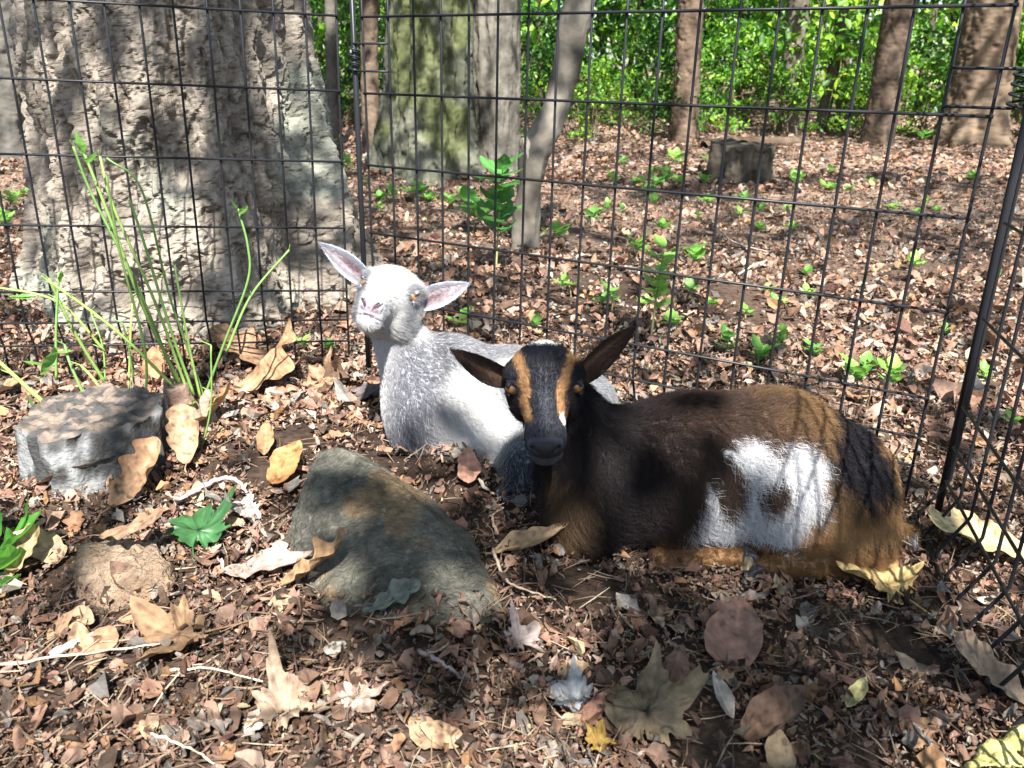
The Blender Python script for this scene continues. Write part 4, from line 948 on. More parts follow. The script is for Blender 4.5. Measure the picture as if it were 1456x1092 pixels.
def mossy_wood():
    pts = [G(1370, 1092, u) + np.array([dx, dy, 0]) for u, dx, dy in [(0, 0, 0), (.02, 0, 0), (.03, .03, .01)]] + [G(1456, 1030, u) for u in (0, .025)] + [G(1440, 1092, .03), G(1500, 1092, .02), G(1400, 1060, .025), G(1500, 1050, 0)]
    V, F = hull(np.array(pts)); V, F = remeshed(V, F, .003); N = normals(V, F); V = V + N * (.006 * fbm(V * 60, 4, 3))[:, None]
    C = np.array([.30, .27, .10]) * (1 + .5 * fbm(V * 50, 3, 4))[:, None]; b = V.mean(0); b[2] = gz(b[0], b[1])
    tag(link('mossy_wood', mesh_np('mossy_wood', V - b, F, np.clip(C, 0.02, .8)), M_WOOD, None, b), 'yellow-green mossy piece of rotten wood at the bent wire feet', 'wood')
mossy_wood()

# ================================================================== GOATS
def sd_ell(p, c, r, R=None):
    q = p - np.asarray(c, np.float32)
    if R is not None: q = q @ np.asarray(R, np.float32)
    r = np.asarray(r, np.float32); k0 = np.sqrt(((q / r) ** 2).sum(-1)); k1 = np.sqrt(((q / (r * r)) ** 2).sum(-1)) + 1e-9
    return k0 * (k0 - 1) / k1
def sd_cone(p, a, b, ra, rb):
    a = np.asarray(a, np.float32); b = np.asarray(b, np.float32); ab = b - a; q = p - a
    t = np.clip((q @ ab) / (ab @ ab), 0, 1); return np.sqrt(((q - t[..., None] * ab) ** 2).sum(-1)) - (ra + (rb - ra) * t)
def smin(a, b, k):
    h = np.clip(.5 + .5 * (b - a) / k, 0, 1); return b + (a - b) * h - k * h * (1 - h)
def smax(a, b, k): return -smin(-a, -b, k)
def surface(f, lo, hi, d):
    """closed surface of f < 0 (naive surface nets)"""
    ax = [np.arange(lo[i], hi[i] + d, d, dtype=np.float32) for i in range(3)]
    g = np.stack(np.meshgrid(*ax, indexing='ij'), -1); v = f(g); n = np.array(v.shape)
    ins = v < 0; pos = np.zeros(tuple(n - 1) + (3,), np.float32); cnt = np.zeros(tuple(n - 1), np.float32)
    sl = lambda o: tuple(slice(o[i], n[i] - 1 + o[i]) for i in range(3))
    cor = [(i, j, k) for i in (0, 1) for j in (0, 1) for k in (0, 1)]
    for a in cor:
        for q in range(3):
            if a[q]: continue
            b = list(a); b[q] = 1; va, vb = v[sl(a)], v[sl(b)]; m = (va < 0) != (vb < 0)
            t = np.where(m, va / (va - vb + 1e-12), 0); e = np.zeros_like(pos); e[:] = a; e[..., q] += t
            pos += e * m[..., None]; cnt += m
    act = cnt > 0; idx = -np.ones(act.shape, np.int64); idx[act] = np.arange(act.sum())
    ijk = np.argwhere(act); V = (ijk + pos[act] / cnt[act][:, None]) * d + np.array([a[0] for a in ax])
    F = []
    for q in range(3):
        u, w = (q + 1) % 3, (q + 2) % 3
        s0 = [slice(None)] * 3; s0[q] = slice(0, n[q] - 1); s1 = list(s0); s1[q] = slice(1, n[q])
        c = ins[tuple(s0)] != ins[tuple(s1)]; e = np.argwhere(c); e = e[(e[:, u] > 0) & (e[:, w] > 0) & (e[:, u] < n[u] - 1) & (e[:, w] < n[w] - 1)]
        o = np.eye(3, dtype=int); g_ = lambda x: idx[x[:, 0], x[:, 1], x[:, 2]]
        qd = np.stack([g_(e - o[u] - o[w]), g_(e - o[w]), g_(e), g_(e - o[u])], 1)
        fl = ins[e[:, 0], e[:, 1], e[:, 2]]; qd[~fl] = qd[~fl][:, ::-1]; F.append(qd)
    return V.astype(float), np.concatenate(F)
def relax(V, F, it=2):
    for _ in range(it):
        A = np.zeros_like(V); c = np.zeros(len(V))
        for k in range(4):
            np.add.at(A, F[:, k], V[F[:, (k + 1) % 4]]); np.add.at(c, F[:, k], 1)
            np.add.at(A, F[:, k], V[F[:, (k + 3) % 4]]); np.add.at(c, F[:, k], 1)
        V = V * .5 + .5 * A / c[:, None]
    return V

# ---- head in its own frame: x to the side, y along the muzzle, z out of the forehead
EYE = np.array([.0415, .009, .0170]); EYE_R = .0122; EYE_OUT = np.array([.80, .38, .46]); MUZ = .92; HP = {'slim': 0.0}
def head_sdf(p):
    q = p.copy(); q[..., 0] = np.abs(q[..., 0]); q[..., 1] = np.where(q[..., 1] > 0, q[..., 1] / MUZ, q[..., 1]); q[..., 0] /= 1 - HP['slim'] * sstep(.03, .085, q[..., 1]); q = q.astype(np.float32)
    d = sd_ell(q, (0, -.023, .000), (.050, .050, .045))
    d = smin(d, sd_ell(q, (0, -.010, .021), (.040, .036, .025)), .02)
    d = smin(d, sd_cone(q, (0, 0, .006), (0, .070, -.006), .040, .0245), .022)
    d = smin(d, sd_ell(q, (0, .086, -.014), (.0260, .026, .0235)), .016)
    d = smin(d, sd_cone(q, (0, -.022, -.036), (0, .078, -.032), .028, .0165), .02)
    d = smin(d, sd_ell(q, (.028, -.008, -.022), (.022, .036, .03)), .02)
    d = smin(d, sd_ell(q, (0, .090, -.036), (.021, .020, .015)), .010)
    d = smin(d, sd_ell(q, (.041, -.004, .027), (.013, .020, .010)), .014)      # brow
    d = smin(d, sd_ell(q, (.0135, .103, -.005), (.0100, .0100, .010)), .010)    # nose wings
    d = smin(d, sd_ell(q, (0, .108, -.010), (.0125, .0085, .013)), .006)       # nose pad
    d = smax(d, -sd_ell(q, EYE + EYE_OUT * .0125, (.0085, .0098, .0068)), .004)    # eye opening
    d = smin(d, sd_cone(q, EYE + np.array([.006, -.012, .0100]), EYE + np.array([.008, .009, .0092]), .0036, .0030), .005)   # upper lid
    d = smin(d, sd_cone(q, EYE + np.array([.009, -.010, -.010]), EYE + np.array([.008, .011, -.007]), .0035, .003), .006)   # lower lid
    d = smax(d, -sd_cone(q, (.0075, .1165, -.0115), (.0165, .1085, -.0035), .0020, .0034), .003)
    d = smax(d, -sd_cone(q, (0, .114, -.014), (0, .113, -.024), .0014, .0014), .003)
    zl = -.026 - 55 * (q[..., 0]) ** 2 * .18 + .0
    mouth = np.maximum(np.maximum(np.abs(q[..., 2] - zl) - .0012, .070 - q[..., 1]), sd_ell(q, (0, .088, -.02), (.04, .04, .03)))
    d = smax(d, -np.maximum(mouth, -(d + .006)), .0025)
    return d
def ear_mesh(base, tip, face, width, cup=.5, droop=0.0, n=26, k=13):
    """curved pointed ear: from base to tip, its hollow side turned towards 'face'"""
    base, tip, face = (np.asarray(v, float) for v in (base, tip, face)); ax = tip - base; L = np.linalg.norm(ax); ax /= L
    f = face - ax * (face @ ax); f /= np.linalg.norm(f); s = np.cross(ax, f)
    t = np.linspace(0, 1, n); w = width * .5 * (np.sin(np.pi * np.clip(.14 + .86 * t, 0, 1) ** .9) ** .72 * (1 - .12 * t)); w[0] = width * .24; w[-1] = width * .02
    w = np.maximum(w, width * .03)
    u = np.linspace(-1, 1, k); out = []
    cu = cup * (1.75 - 1.35 * t)
    for side in (0, 1):
        rows = []
        for i in range(n):
            ph = u * cu[i] * 1.3; a = max(cu[i] * 1.3, 1e-3)
            x = np.sin(ph) / math.sin(min(a, 1.5)) * w[i] if a > .02 else u * w[i]
            z = (1 - np.cos(ph)) * w[i] * .95 - (0.0022 * (1 - u * u) * (1 - .5 * t[i]) if side else 0)
            c = base + ax * (t[i] * L) - f * (droop * math.sin(t[i] * math.pi) * L)
            rows.append(c + np.outer(x, s) + np.outer(z, f))
        out.append(np.array(rows))
    V = np.concatenate([out[0].reshape(-1, 3), out[1].reshape(-1, 3)])
    i = (np.arange(n - 1)[:, None] * k + np.arange(k - 1)[None]).ravel(); F1 = np.stack([i, i + 1, i + k + 1, i + k], 1); F2 = F1[:, ::-1] + n * k
    e = []
    for c in (0, k - 1):
        j = np.arange(n - 1) * k + c; q = np.stack([j, j + k, j + k + n * k, j + n * k], 1); e.append(q if c == 0 else q[:, ::-1])
    j = np.arange(k - 1) + (n - 1) * k; e.append(np.stack([j, j + 1, j + 1 + n * k, j + n * k], 1))
    inner = np.concatenate([np.ones(n * k), np.zeros(n * k)]); tt = np.tile(np.repeat(t, k), 2); uu = np.tile(np.tile(u, n), 2)
    return V, np.concatenate([F1, F2] + e), inner, tt, uu, (ax, f, s)

def hair(name, root, pos, nrm, flow, length, radius, col, seed, lift=.35, wave=.15, clump=.45, cell=.014, K=6, gravity=0.0):
    """fur strands: roots, normals, flow direction (tangent), per-strand length and colour"""
    r = np.random.default_rng(seed); N = len(pos)
    flow = flow - nrm * (flow * nrm).sum(1)[:, None]; flow /= np.linalg.norm(flow, axis=1)[:, None] + 1e-9
    side = np.cross(nrm, flow)
    flow = flow + side * r.normal(0, .28, (N, 1)) + side * (.7 * vnoise(pos * 26, seed)[:, None])
    flow /= np.linalg.norm(flow, axis=1)[:, None]
    lf = lift * r.uniform(.6, 1.4, (N, 1)); L = length[:, None]
    cellp = np.floor(pos / cell); h = [_hash(cellp[:, 0], cellp[:, 1], cellp[:, 2], seed + q) for q in range(4)]
    cen = (cellp + np.stack(h[:3], 1)) * cell; toc = cen - pos; toc -= nrm * (toc * nrm).sum(1)[:, None]
    cs = clump * (.5 + h[3][:, None])
    ph = r.uniform(0, 6.28, (N, 1)); pts = np.empty((N, K, 3), np.float32)
    for k in range(K):
        t = k / (K - 1)
        q = pos + nrm * (L * lf * (t - .45 * t * t)) + flow * L * (t * .55 + .45 * t * t) * (1 - lf * .3)
        q = q + toc * cs * t ** 1.3 + side * L * wave * np.sin(ph + t * 4.5) * t + np.array([0, 0, -gravity]) * L * t * t
        pts[:, k] = q
    pts[:, :, 2] = np.maximum(pts[:, :, 2], (gz(pos[:, 0], pos[:, 1]) + .004)[:, None] - root[2] * 0)
    cu = bpy.data.hair_curves.new(name); cu.add_curves([K] * N)
    cu.attributes['position'].data.foreach_set('vector', (pts - np.asarray(root, np.float32)).ravel())
    ra = cu.attributes.get('radius') or cu.attributes.new('radius', 'FLOAT', 'POINT')
    tp = np.linspace(1, .12, K) ** .8; ra.data.foreach_set('value', np.outer(radius, tp).astype(np.float32).ravel())
    ca = cu.attributes.new('Col', 'FLOAT_COLOR', 'CURVE'); c4 = np.ones((N, 4), np.float32); c4[:, :3] = col; ca.data.foreach_set('color', c4.ravel())
    cu.materials.append(M_FUR); return cu
def sample(V, F, n, seed, weight=None):
    r = np.random.default_rng(seed); T = np.concatenate([F[:, [0, 1, 2]], F[:, [0, 2, 3]]])
    a = np.linalg.norm(np.cross(V[T[:, 1]] - V[T[:, 0]], V[T[:, 2]] - V[T[:, 0]]), axis=1)
    if weight is not None: a = a * weight[T].mean(1)
    i = r.choice(len(T), n, p=a / a.sum()); u, v = r.random(n), r.random(n); m = u + v > 1; u[m], v[m] = 1 - u[m], 1 - v[m]
    bc = np.stack([1 - u - v, u, v], 1); return i, bc, T
def at_(A, T, i, bc): return (A[T[i]] * bc[:, :, None]).sum(1)

def goat(name, label, base, head_o, head_R, body_sdf, lo, hi, body_col, head_col, ears, eye_col, flow_fn, len_fn, dens, seed, vox=.006, neck_h=None, body_lift=.35, hoofs=(), hs=1.0, fluff=1.0, clump=.75, cell=.015):
    root = thing(name, base, label, 'goat', None); head_U = head_R; head_R = head_R * hs
    # body
    Vb, Fb = surface(body_sdf, lo, hi, vox); Vb = relax(Vb, Fb, 2); Nb = normals(Vb, Fb)
    # head, at finer detail
    Vh, Fh = surface(head_sdf, (-.075, -.105, -.08), (.075, .13, .065), .0021); Vh = relax(Vh, Fh, 1); Lh = Vh.copy()
    Vh = head_o + Vh @ head_R.T; Nh = normals(Vh, Fh)
    cb = body_col(Vb, Nb); ch = head_col(Lh)
    parts = [(Vb, [Fb]), (Vh, [Fh])]; cols = [cb, ch]; eh = []
    for e in ears:
        Ve, Fe, inn, tt, uu, fr = ear_mesh(head_o + head_U @ e['base'], head_o + head_U @ e['tip'], head_U @ np.asarray(e['face'], float), e['width'], e.get('cup', .5), e.get('droop', 0))
        ce = e['col'](inn, tt, uu, Ve); parts.append((Ve, [Fe])); cols.append(ce); eh.append((Ve, Fe, inn, tt, uu, fr, ce))
    V, F = join(parts); C = np.concatenate(cols)
    link('body', mesh_np('body', V - base, F, np.clip(C, 0, .9)), M_SKIN, root)
    # eyes with a level slit pupil
    for sx in (-1, 1):
        c = EYE * np.array([sx, 1, 1]); bm = bmesh.new(); bmesh.ops.create_uvsphere(bm, u_segments=56, v_segments=56, radius=EYE_R)
        ev = np.array([v.co[:] for v in bm.verts]); ef = [[v.index for v in f.verts] for f in bm.faces]; bm.free()
        out = EYE_OUT * np.array([sx, 1, 1]); out /= np.linalg.norm(out); n_ = ev / EYE_R
        along = head_U.T @ np.cross([0, 0, 1.0], head_U @ out); along -= out * (along @ out); along /= np.linalg.norm(along); acr = np.cross(out, along)
        a, b_, c_ = n_ @ out, n_ @ along, n_ @ acr
        ang = np.arccos(np.clip(a, -1, 1)); pup = (((np.abs(b_) / .44) ** 4 + (np.abs(c_) / .17) ** 4 < 1) & (a > 0)).astype(float)[:, None]
        iris = sstep(1.06, .98, ang)[:, None]; ring = sstep(.75, .98, ang)[:, None]
        ic = np.asarray(eye_col) * (1 - .55 * ring)
        colr = np.array([.035, .025, .022]) * (1 - iris) + ic * iris; colr = colr * (1 - pup) + np.array([.004, .004, .006]) * pup
        W = (ev + c) @ head_R.T + head_o - base
        tri = np.array([f for f in ef if len(f) == 3]); qd = np.array([f for f in ef if len(f) == 4])
        link('eye', mesh_np('eye', W, [tri, qd], colr), M_EYE, root)
    # hooves
    for hp in hoofs:
        Vv, Fv = hull(np.array(hp)); Vv, Fv = remeshed(Vv, Fv, .0025); link('hoof', mesh_np('hoof', Vv - base, Fv, np.array([.05, .045, .045]) * (1 + .4 * vnoise(Vv * 120, 3))[:, None]), M_HOOF, root)
    # coat of the body
    w = (Nb[:, 2] > -.75).astype(float) * (Vb[:, 2] > gz(Vb[:, 0], Vb[:, 1]) + .004)
    i, bc, T = sample(Vb, Fb, dens[0], seed, w); pos = at_(Vb, T, i, bc); nr = at_(Nb, T, i, bc); nr /= np.linalg.norm(nr, axis=1)[:, None]
    r = np.random.default_rng(seed + 1)
    inh = head_sdf(((pos - head_o) @ head_U / hs).astype(np.float32)) < .004; keep = ~inh; pos, nr = pos[keep], nr[keep]
    col = body_col(pos + r.normal(0, .004, pos.shape), nr); col = np.clip(col * r.uniform(.72, 1.25, (len(pos), 1)), 0, .88)
    L = len_fn(pos, nr) * r.uniform(.6, 1.2, len(pos))
    link('coat', hair('coat', base, pos - 0, nr, flow_fn(pos, nr), L, np.full(len(pos), .00034), col, seed + 2, body_lift, .26, clump, cell), None, root)
    # short hair of the head
    i, bc, T = sample(Vh, Fh, dens[1], seed + 5); pos = at_(Vh, T, i, bc); nr = at_(Nh, T, i, bc); nr /= np.linalg.norm(nr, axis=1)[:, None]; lp = at_(Lh, T, i, bc)
    lq = lp.copy(); lq[:, 1] = np.where(lq[:, 1] > 0, lq[:, 1] / MUZ, lq[:, 1])
    bare = (((lq[:, 1] > .100) & (lp[:, 2] > -.024)) | (np.linalg.norm(np.abs(lp) * np.array([1, 0, 0]) + lp * np.array([0, 1, 1]) - EYE - EYE_OUT * .011, axis=1) < .0095) | (body_sdf(pos.astype(np.float32)) < -.004))
    pos, nr, lp = pos[~bare], nr[~bare], lp[~bare]
    fl = np.stack([lp[:, 0] * 4, -np.ones(len(lp)), -.35 * np.ones(len(lp)) * (lp[:, 2] < .01)], 1) @ head_R.T
    hl = .0045 + .0065 * sstep(.06, -.03, lp[:, 1]) + .010 * sstep(-.03, -.07, lp[:, 1]) + .009 * sstep(-.02, -.045, lp[:, 2]) * sstep(.075, .03, lp[:, 1])
    col = np.clip(head_col(lp + r.normal(0, .0012, lp.shape)) * r.uniform(.75, 1.25, (len(lp), 1)), 0, .88)
    link('face_hair', hair('face_hair', base, pos, nr, fl, hl * fluff * r.uniform(.6, 1.25, len(lp)), np.full(len(lp), .00027), col, seed + 6, .38 * fluff ** .5, .08, .35, .008, 5), None, root)
    # ear hair
    for q, (Ve, Fe, inn, tt, uu, fr, ce) in enumerate(eh):
        Ne = normals(Ve, Fe); i, bc, T = sample(Ve, Fe, dens[2], seed + 9 + q); pos = at_(Ve, T, i, bc); nr = at_(Ne, T, i, bc); nr /= np.linalg.norm(nr, axis=1)[:, None] + 1e-9
        cc = np.clip(at_(ce, T, i, bc) * r.uniform(.75, 1.25, (len(pos), 1)), 0, .88); ii = (inn[T[i]] * bc).sum(1); u_ = (uu[T[i]] * bc).sum(1)
        fl = np.outer(np.ones(len(pos)), fr[0]) - np.outer(np.sign(u_) * ii * .6, fr[2])
        link('ear_hair', hair('ear_hair', base, pos, nr, fl, (.0045 + .006 * ii * (np.abs(u_) > .45)) * r.uniform(.6, 1.2, len(pos)), np.full(len(pos), .0002), cc, seed + 12 + q, .3, .06, .2, .008, 5), None, root)
    return root, (Vb, Fb)

def frame(muz, upv):
    y = np.asarray(muz, float); y /= np.linalg.norm(y); z = np.asarray(upv, float); z = z - y * (z @ y); z /= np.linalg.norm(z)
    return np.stack([np.cross(y, z), y, z], 1)
def inpoly(x, z, poly):
    poly = np.asarray(poly, float); ins = np.zeros(len(x), bool); j = len(poly) - 1
    for i in range(len(poly)):
        xi, zi, xj, zj = *poly[i], *poly[j]
        c = ((zi > z) != (zj > z)) & (x < (xj - xi) * (z - zi) / (zj - zi + 1e-12) + xi); ins ^= c; j = i
    return ins
def mixc(a, b, t): return np.asarray(a) * (1 - t[:, None]) + np.asarray(b) * t[:, None]
def flank(L, Y):     # outline of a coat patch in the goat's own side plane (x along the body, z up)
    f = lambda b: Y + .055 * (770 - b) / 158
    return [(P(a - 10, b, f(b))[0], P(a, b, f(b))[2]) for a, b in L]

# ---------------------------------------------------------------- the brown and black goat
def brown_goat():
    YA = 1.19
    sp = [P(868, 676, YA + .02), P(980, 670, YA + .02), P(1095, 668, YA + .03), P(1172, 692, YA + .01)]
    th = P(1192, 735, 1.12); base = np.array([sp[1][0] + .05, YA, gz(sp[1][0], YA)])
    # the forehead faces the camera, the muzzle hangs down towards it
    tc = -ray(775, 580); tc /= np.linalg.norm(tc); dn = np.array([.02, -SP, -CP]); al = math.radians(42)
    R = frame(math.cos(al) * dn + math.sin(al) * tc, math.cos(al) * tc - math.sin(al) * dn)
    head_o = P(774, 549, 1.075) - 1.06 * (R @ np.array([0, EYE[1], EYE[2]]))
    back = head_o + R @ np.array([0, -.045, -.035])
    f1a, f1b = P(935, 800, 1.085), P(1052, 792, 1.075)
    h1a, h1b = P(1165, 800, 1.05), P(1085, 806, 1.055)
    def sdf(p):
        d = sd_cone(p, sp[0], sp[1], .109, .124); d = smin(d, sd_cone(p, sp[1], sp[2], .124, .130), .03); d = smin(d, sd_cone(p, sp[2], sp[3], .130, .112), .03)
        d = smin(d, sd_ell(p, P(845, 690, YA - .01), (.075, .095, .108)), .04)                           # shoulder and brisket
        d = smin(d, sd_ell(p, P(830, 738, YA - .03), (.055, .06, .06)), .03)
        d = smin(d, sd_cone(p, P(850, 668, YA), back, .078, .046), .04)                                    # neck
        d = smin(d, sd_ell(p, th, (.082, .06, .088)), .03)                                                # thigh
        d = smin(d, sd_ell(p, P(1212, 775, 1.10), (.055, .06, .055)), .025)
        d = smin(d, sd_ell(p, P(1130, 775, 1.11), (.07, .045, .04)), .025)
        d = smin(d, sd_cone(p, f1a, f1b, .020, .0155), .012); d = smin(d, sd_cone(p, h1a, h1b, .023, .015), .012)
        tl = [P(1262, 752, 1.15), P(1288, 756, 1.15), P(1300, 772, 1.14)]
        d = smin(d, sd_cone(p, tl[0], tl[1], .014, .009), .012); d = smin(d, sd_cone(p, tl[1], tl[2], .009, .006), .006)
        return d
    fl = lambda L: flank(L, YA - .115)
    patch = fl([(1032, 640), (1060, 626), (1092, 628), (1110, 652), (1122, 630), (1150, 638), (1182, 648), (1170, 690), (1164, 720), (1150, 752), (1126, 780), (1095, 772), (1060, 760), (1020, 768), (985, 770), (998, 738), (1006, 706), (1014, 672), (1022, 700), (1032, 722), (1052, 728), (1066, 706), (1064, 668), (1046, 648)])
    isl = fl([(1082, 692), (1098, 682), (1118, 674), (1128, 696), (1114, 718), (1096, 724), (1084, 714)])
    X = lambda a, y=672: P(a, y, YA - .08)[0]
    Z = lambda b, a=1000: P(a, b, YA - .08)[2]
    def col(p, n):
        x, y, z = p[:, 0], p[:, 1], p[:, 2]; q = p + .006 * np.stack([vnoise(p * 55, 1), vnoise(p * 55, 2), vnoise(p * 55, 3)], 1)
        v = fbm(p * 30, 2, 4)
        c = mixc((.011, .0085, .009), (.052, .032, .023), sstep(X(900), X(1030), q[:, 0] + .03 * v))
        c = mixc(c, (.14, .082, .04), sstep(X(1060), X(1190), q[:, 0] + .04 * v) * sstep(Z(680), Z(600), q[:, 2]))
        c = mixc(c, (.21, .122, .055), sstep(X(1130), X(1200), q[:, 0]) * .85)
        hd = np.hypot((q[:, 0] - X(1228)) / .058, (q[:, 2] - P(1225, 680, 1.07)[2]) / .062); c = mixc(c, (.011, .010, .013), sstep(1.15, .75, hd + .2 * v))
        tan = sstep(P(1180, 725, 1.06)[2], P(1180, 750, 1.06)[2], q[:, 2] + .008 * v) * sstep(X(1085), X(1150), q[:, 0]); c = mixc(c, (.34, .20, .09), tan)
        dk = np.hypot((q[:, 0] - X(1248)) / .05, (q[:, 2] - P(1240, 790, 1.06)[2]) / .035); c = mixc(c, (.03, .018, .015), sstep(1.2, .7, dk) * .9)
        leg = sstep(.058, .045, z - gz(x, y)) * sstep(X(925), X(945), x) * (y < 1.13); c = mixc(c, (.17, .088, .035), leg)
        edge = sstep(.03, .0, np.abs(q[:, 0] - X(975))) * sstep(Z(700), Z(760), q[:, 2]); c = mixc(c, (.09, .055, .03), edge * .8)
        br = np.hypot((q[:, 0] - X(815)) / .045, (q[:, 2] - Z(735)) / .09); c = mixc(c, (.10, .063, .035), sstep(1.1, .5, br + .2 * v) * (y < YA) * .9)
        wp = inpoly(q[:, 0], q[:, 2], patch) & ~inpoly(q[:, 0], q[:, 2], isl) & (y < YA - .01); c = mixc(c, (.50, .50, .51), wp.astype(float))
        c = mixc(c, (.75, .74, .72), ((x > X(1292)) & (z < P(1300, 764, 1.14)[2])).astype(float))
        return c
    def hcol(l):
        x, y, z = np.abs(l[:, 0]), np.where(l[:, 1] > 0, l[:, 1] / MUZ, l[:, 1]), l[:, 2]; v = vnoise(l * 90, 3) * .002
        c = np.tile(np.array([.0065, .007, .011]), (len(l), 1))
        c = mixc(c, (.014, .017, .026), sstep(.0, .07, y) * sstep(.02, .0, x) * .6)
        cx = np.interp(y, [-.08, -.035, .015, .06, .078], [.049, .041, .0295, .0195, .0165]); wd = np.interp(y, [-.085, -.06, -.035, .015, .06, .078], [.004, .009, .0105, .0080, .0050, .001])
        wd = wd * .82; st = sstep(wd + .002, wd - .002, np.abs(x + v * 1.6 - cx + .003 * np.sin(l[:, 1] * 70 + (l[:, 0] > 0)))) * (z > -.014) * (y > -.08) * (y < .078); c = mixc(c, (.23, .125, .055), st)
        wh = sstep(.003, -.003, np.hypot(x / 1.0, (y + .072) * .9) - .026 + v); c = mixc(c, (.75, .74, .73), wh * (z > -.01))
        c = mixc(c, (.024, .025, .033), sstep(.066, .08, y) * sstep(.2, .0, x))
        c = mixc(c, (.010, .010, .013), sstep(.1035, .107, y) * (x < .02) * (z > -.024))
        c = mixc(c, (.08, .075, .08), sstep(-.028, -.034, z) * sstep(.085, .095, y) * .8)
        c = mixc(c, (.06, .037, .022), sstep(-.035, -.052, z) * sstep(.06, .03, y) * .9)
        c = mixc(c, (.7, .7, .7), (np.hypot(l[:, 0] + .0245, (y - .066) * .7) < .0045).astype(float) * (z > -.02))
        c = mixc(c, (.05, .03, .018), sstep(.006, .0, np.abs(np.hypot(x - EYE[0], y - EYE[1]) - .018)) * (x > .02) * .35)
        return c
    def ecol(inn, tt, uu, V):
        o = np.tile(np.array([.026, .017, .014]), (len(tt), 1)); i_ = mixc(np.tile(np.array([.055, .033, .024]), (len(tt), 1)), (.15, .09, .055), sstep(.35, .0, np.abs(uu + .25)) * sstep(.95, .5, tt))
        c = mixc(o, i_, inn) if False else o * (1 - inn[:, None]) + i_ * inn[:, None]; return mixc(c, (.009, .008, .009), sstep(.72, 1, np.abs(uu)) * .8)
    Ri = R.T
    def ev(px, py, Y): return Ri @ (P(px, py, Y) - head_o)
    tocam = Ri @ np.array([0, -1.0, .35])
    ears = [dict(base=ev(726, 537, 1.11), tip=ev(641, 497, 1.10), face=tocam + Ri @ np.array([-.1, 0, -.5]), width=.043, cup=.62, col=ecol, droop=-.05),
            dict(base=ev(824, 534, 1.11), tip=ev(905, 463, 1.10), face=tocam + Ri @ np.array([.25, 0, -.35]), width=.042, cup=.62, col=ecol, droop=.03)]
    def flow(p, n):
        f = np.tile(np.array([.62, 0, -.8]), (len(p), 1)); nk = sstep(X(900), X(840), p[:, 0])[:, None]; f = f * (1 - nk) + np.array([.15, -.1, -1]) * nk
        rp = sstep(X(1120), X(1200), p[:, 0])[:, None]; f = f * (1 - rp) + np.array([.12, -.15, -1]) * rp
        lf = sstep(.06, .04, p[:, 2] - gz(p[:, 0], p[:, 1]))[:, None] * (p[:, 1] < 1.1)[:, None]; return f * (1 - lf) + np.array([1, 0, -.2]) * lf
    def ln(p, n):
        L = .025 + .012 * sstep(Z(640), Z(740), p[:, 2]) - .004 * sstep(X(1180), X(1240), p[:, 0]); lg = sstep(.058, .040, p[:, 2] - gz(p[:, 0], p[:, 1])) * (p[:, 1] < 1.10) * (p[:, 0] > X(925)) * (p[:, 0] < X(1165))
        tl = p[:, 0] > X(1283); return L * (1 - .72 * lg) * (1 - .45 * tl)
    def claw(o, d, w):        # one toe: a blunt wedge from the pastern to the tip
        d = np.asarray(d, float); d /= np.linalg.norm(d); u = np.array([0, 0, 1.0]) - d * d[2]; u /= np.linalg.norm(u); sd = np.cross(d, u)
        return [o + d * a_ + u * b_ + sd * c_ * w for a_, b_, c_ in [(-.006, .011, -1), (-.006, .011, 1), (-.008, -.010, -1), (-.008, -.010, 1), (.012, .010, -1.1), (.012, .010, 1.1), (.030, -.004, -.7), (.030, -.004, .7), (.030, -.011, -.8), (.030, -.011, .8), (.01, -.013, 1.1), (.01, -.013, -1.1)]]
    hf = [claw(f1b + np.array([.008, -.009, .006]), (1, -.1, -.25), .0065), claw(f1b + np.array([.008, .006, .004]), (1, .15, -.3), .0065), claw(h1b + np.array([-.006, -.009, -.002]), (-1, -.2, -.2), .0065), claw(h1b + np.array([-.006, .006, -.002]), (-1, .1, -.2), .0065)]
    lo, hi = (sp[0][0] - .22, YA - .22, -.06), (sp[3][0] + .20, YA + .20, .36)
    return goat('goat', 'black and brown goat with tan face stripes and white flank patch lying in litter', base, head_o, R, sdf, lo, hi, col, hcol, ears, (.15, .075, .025), flow, ln, (95000, 26000, 4500), 500, .006, body_lift=.58, hoofs=hf, hs=1.06)
brown_goat()

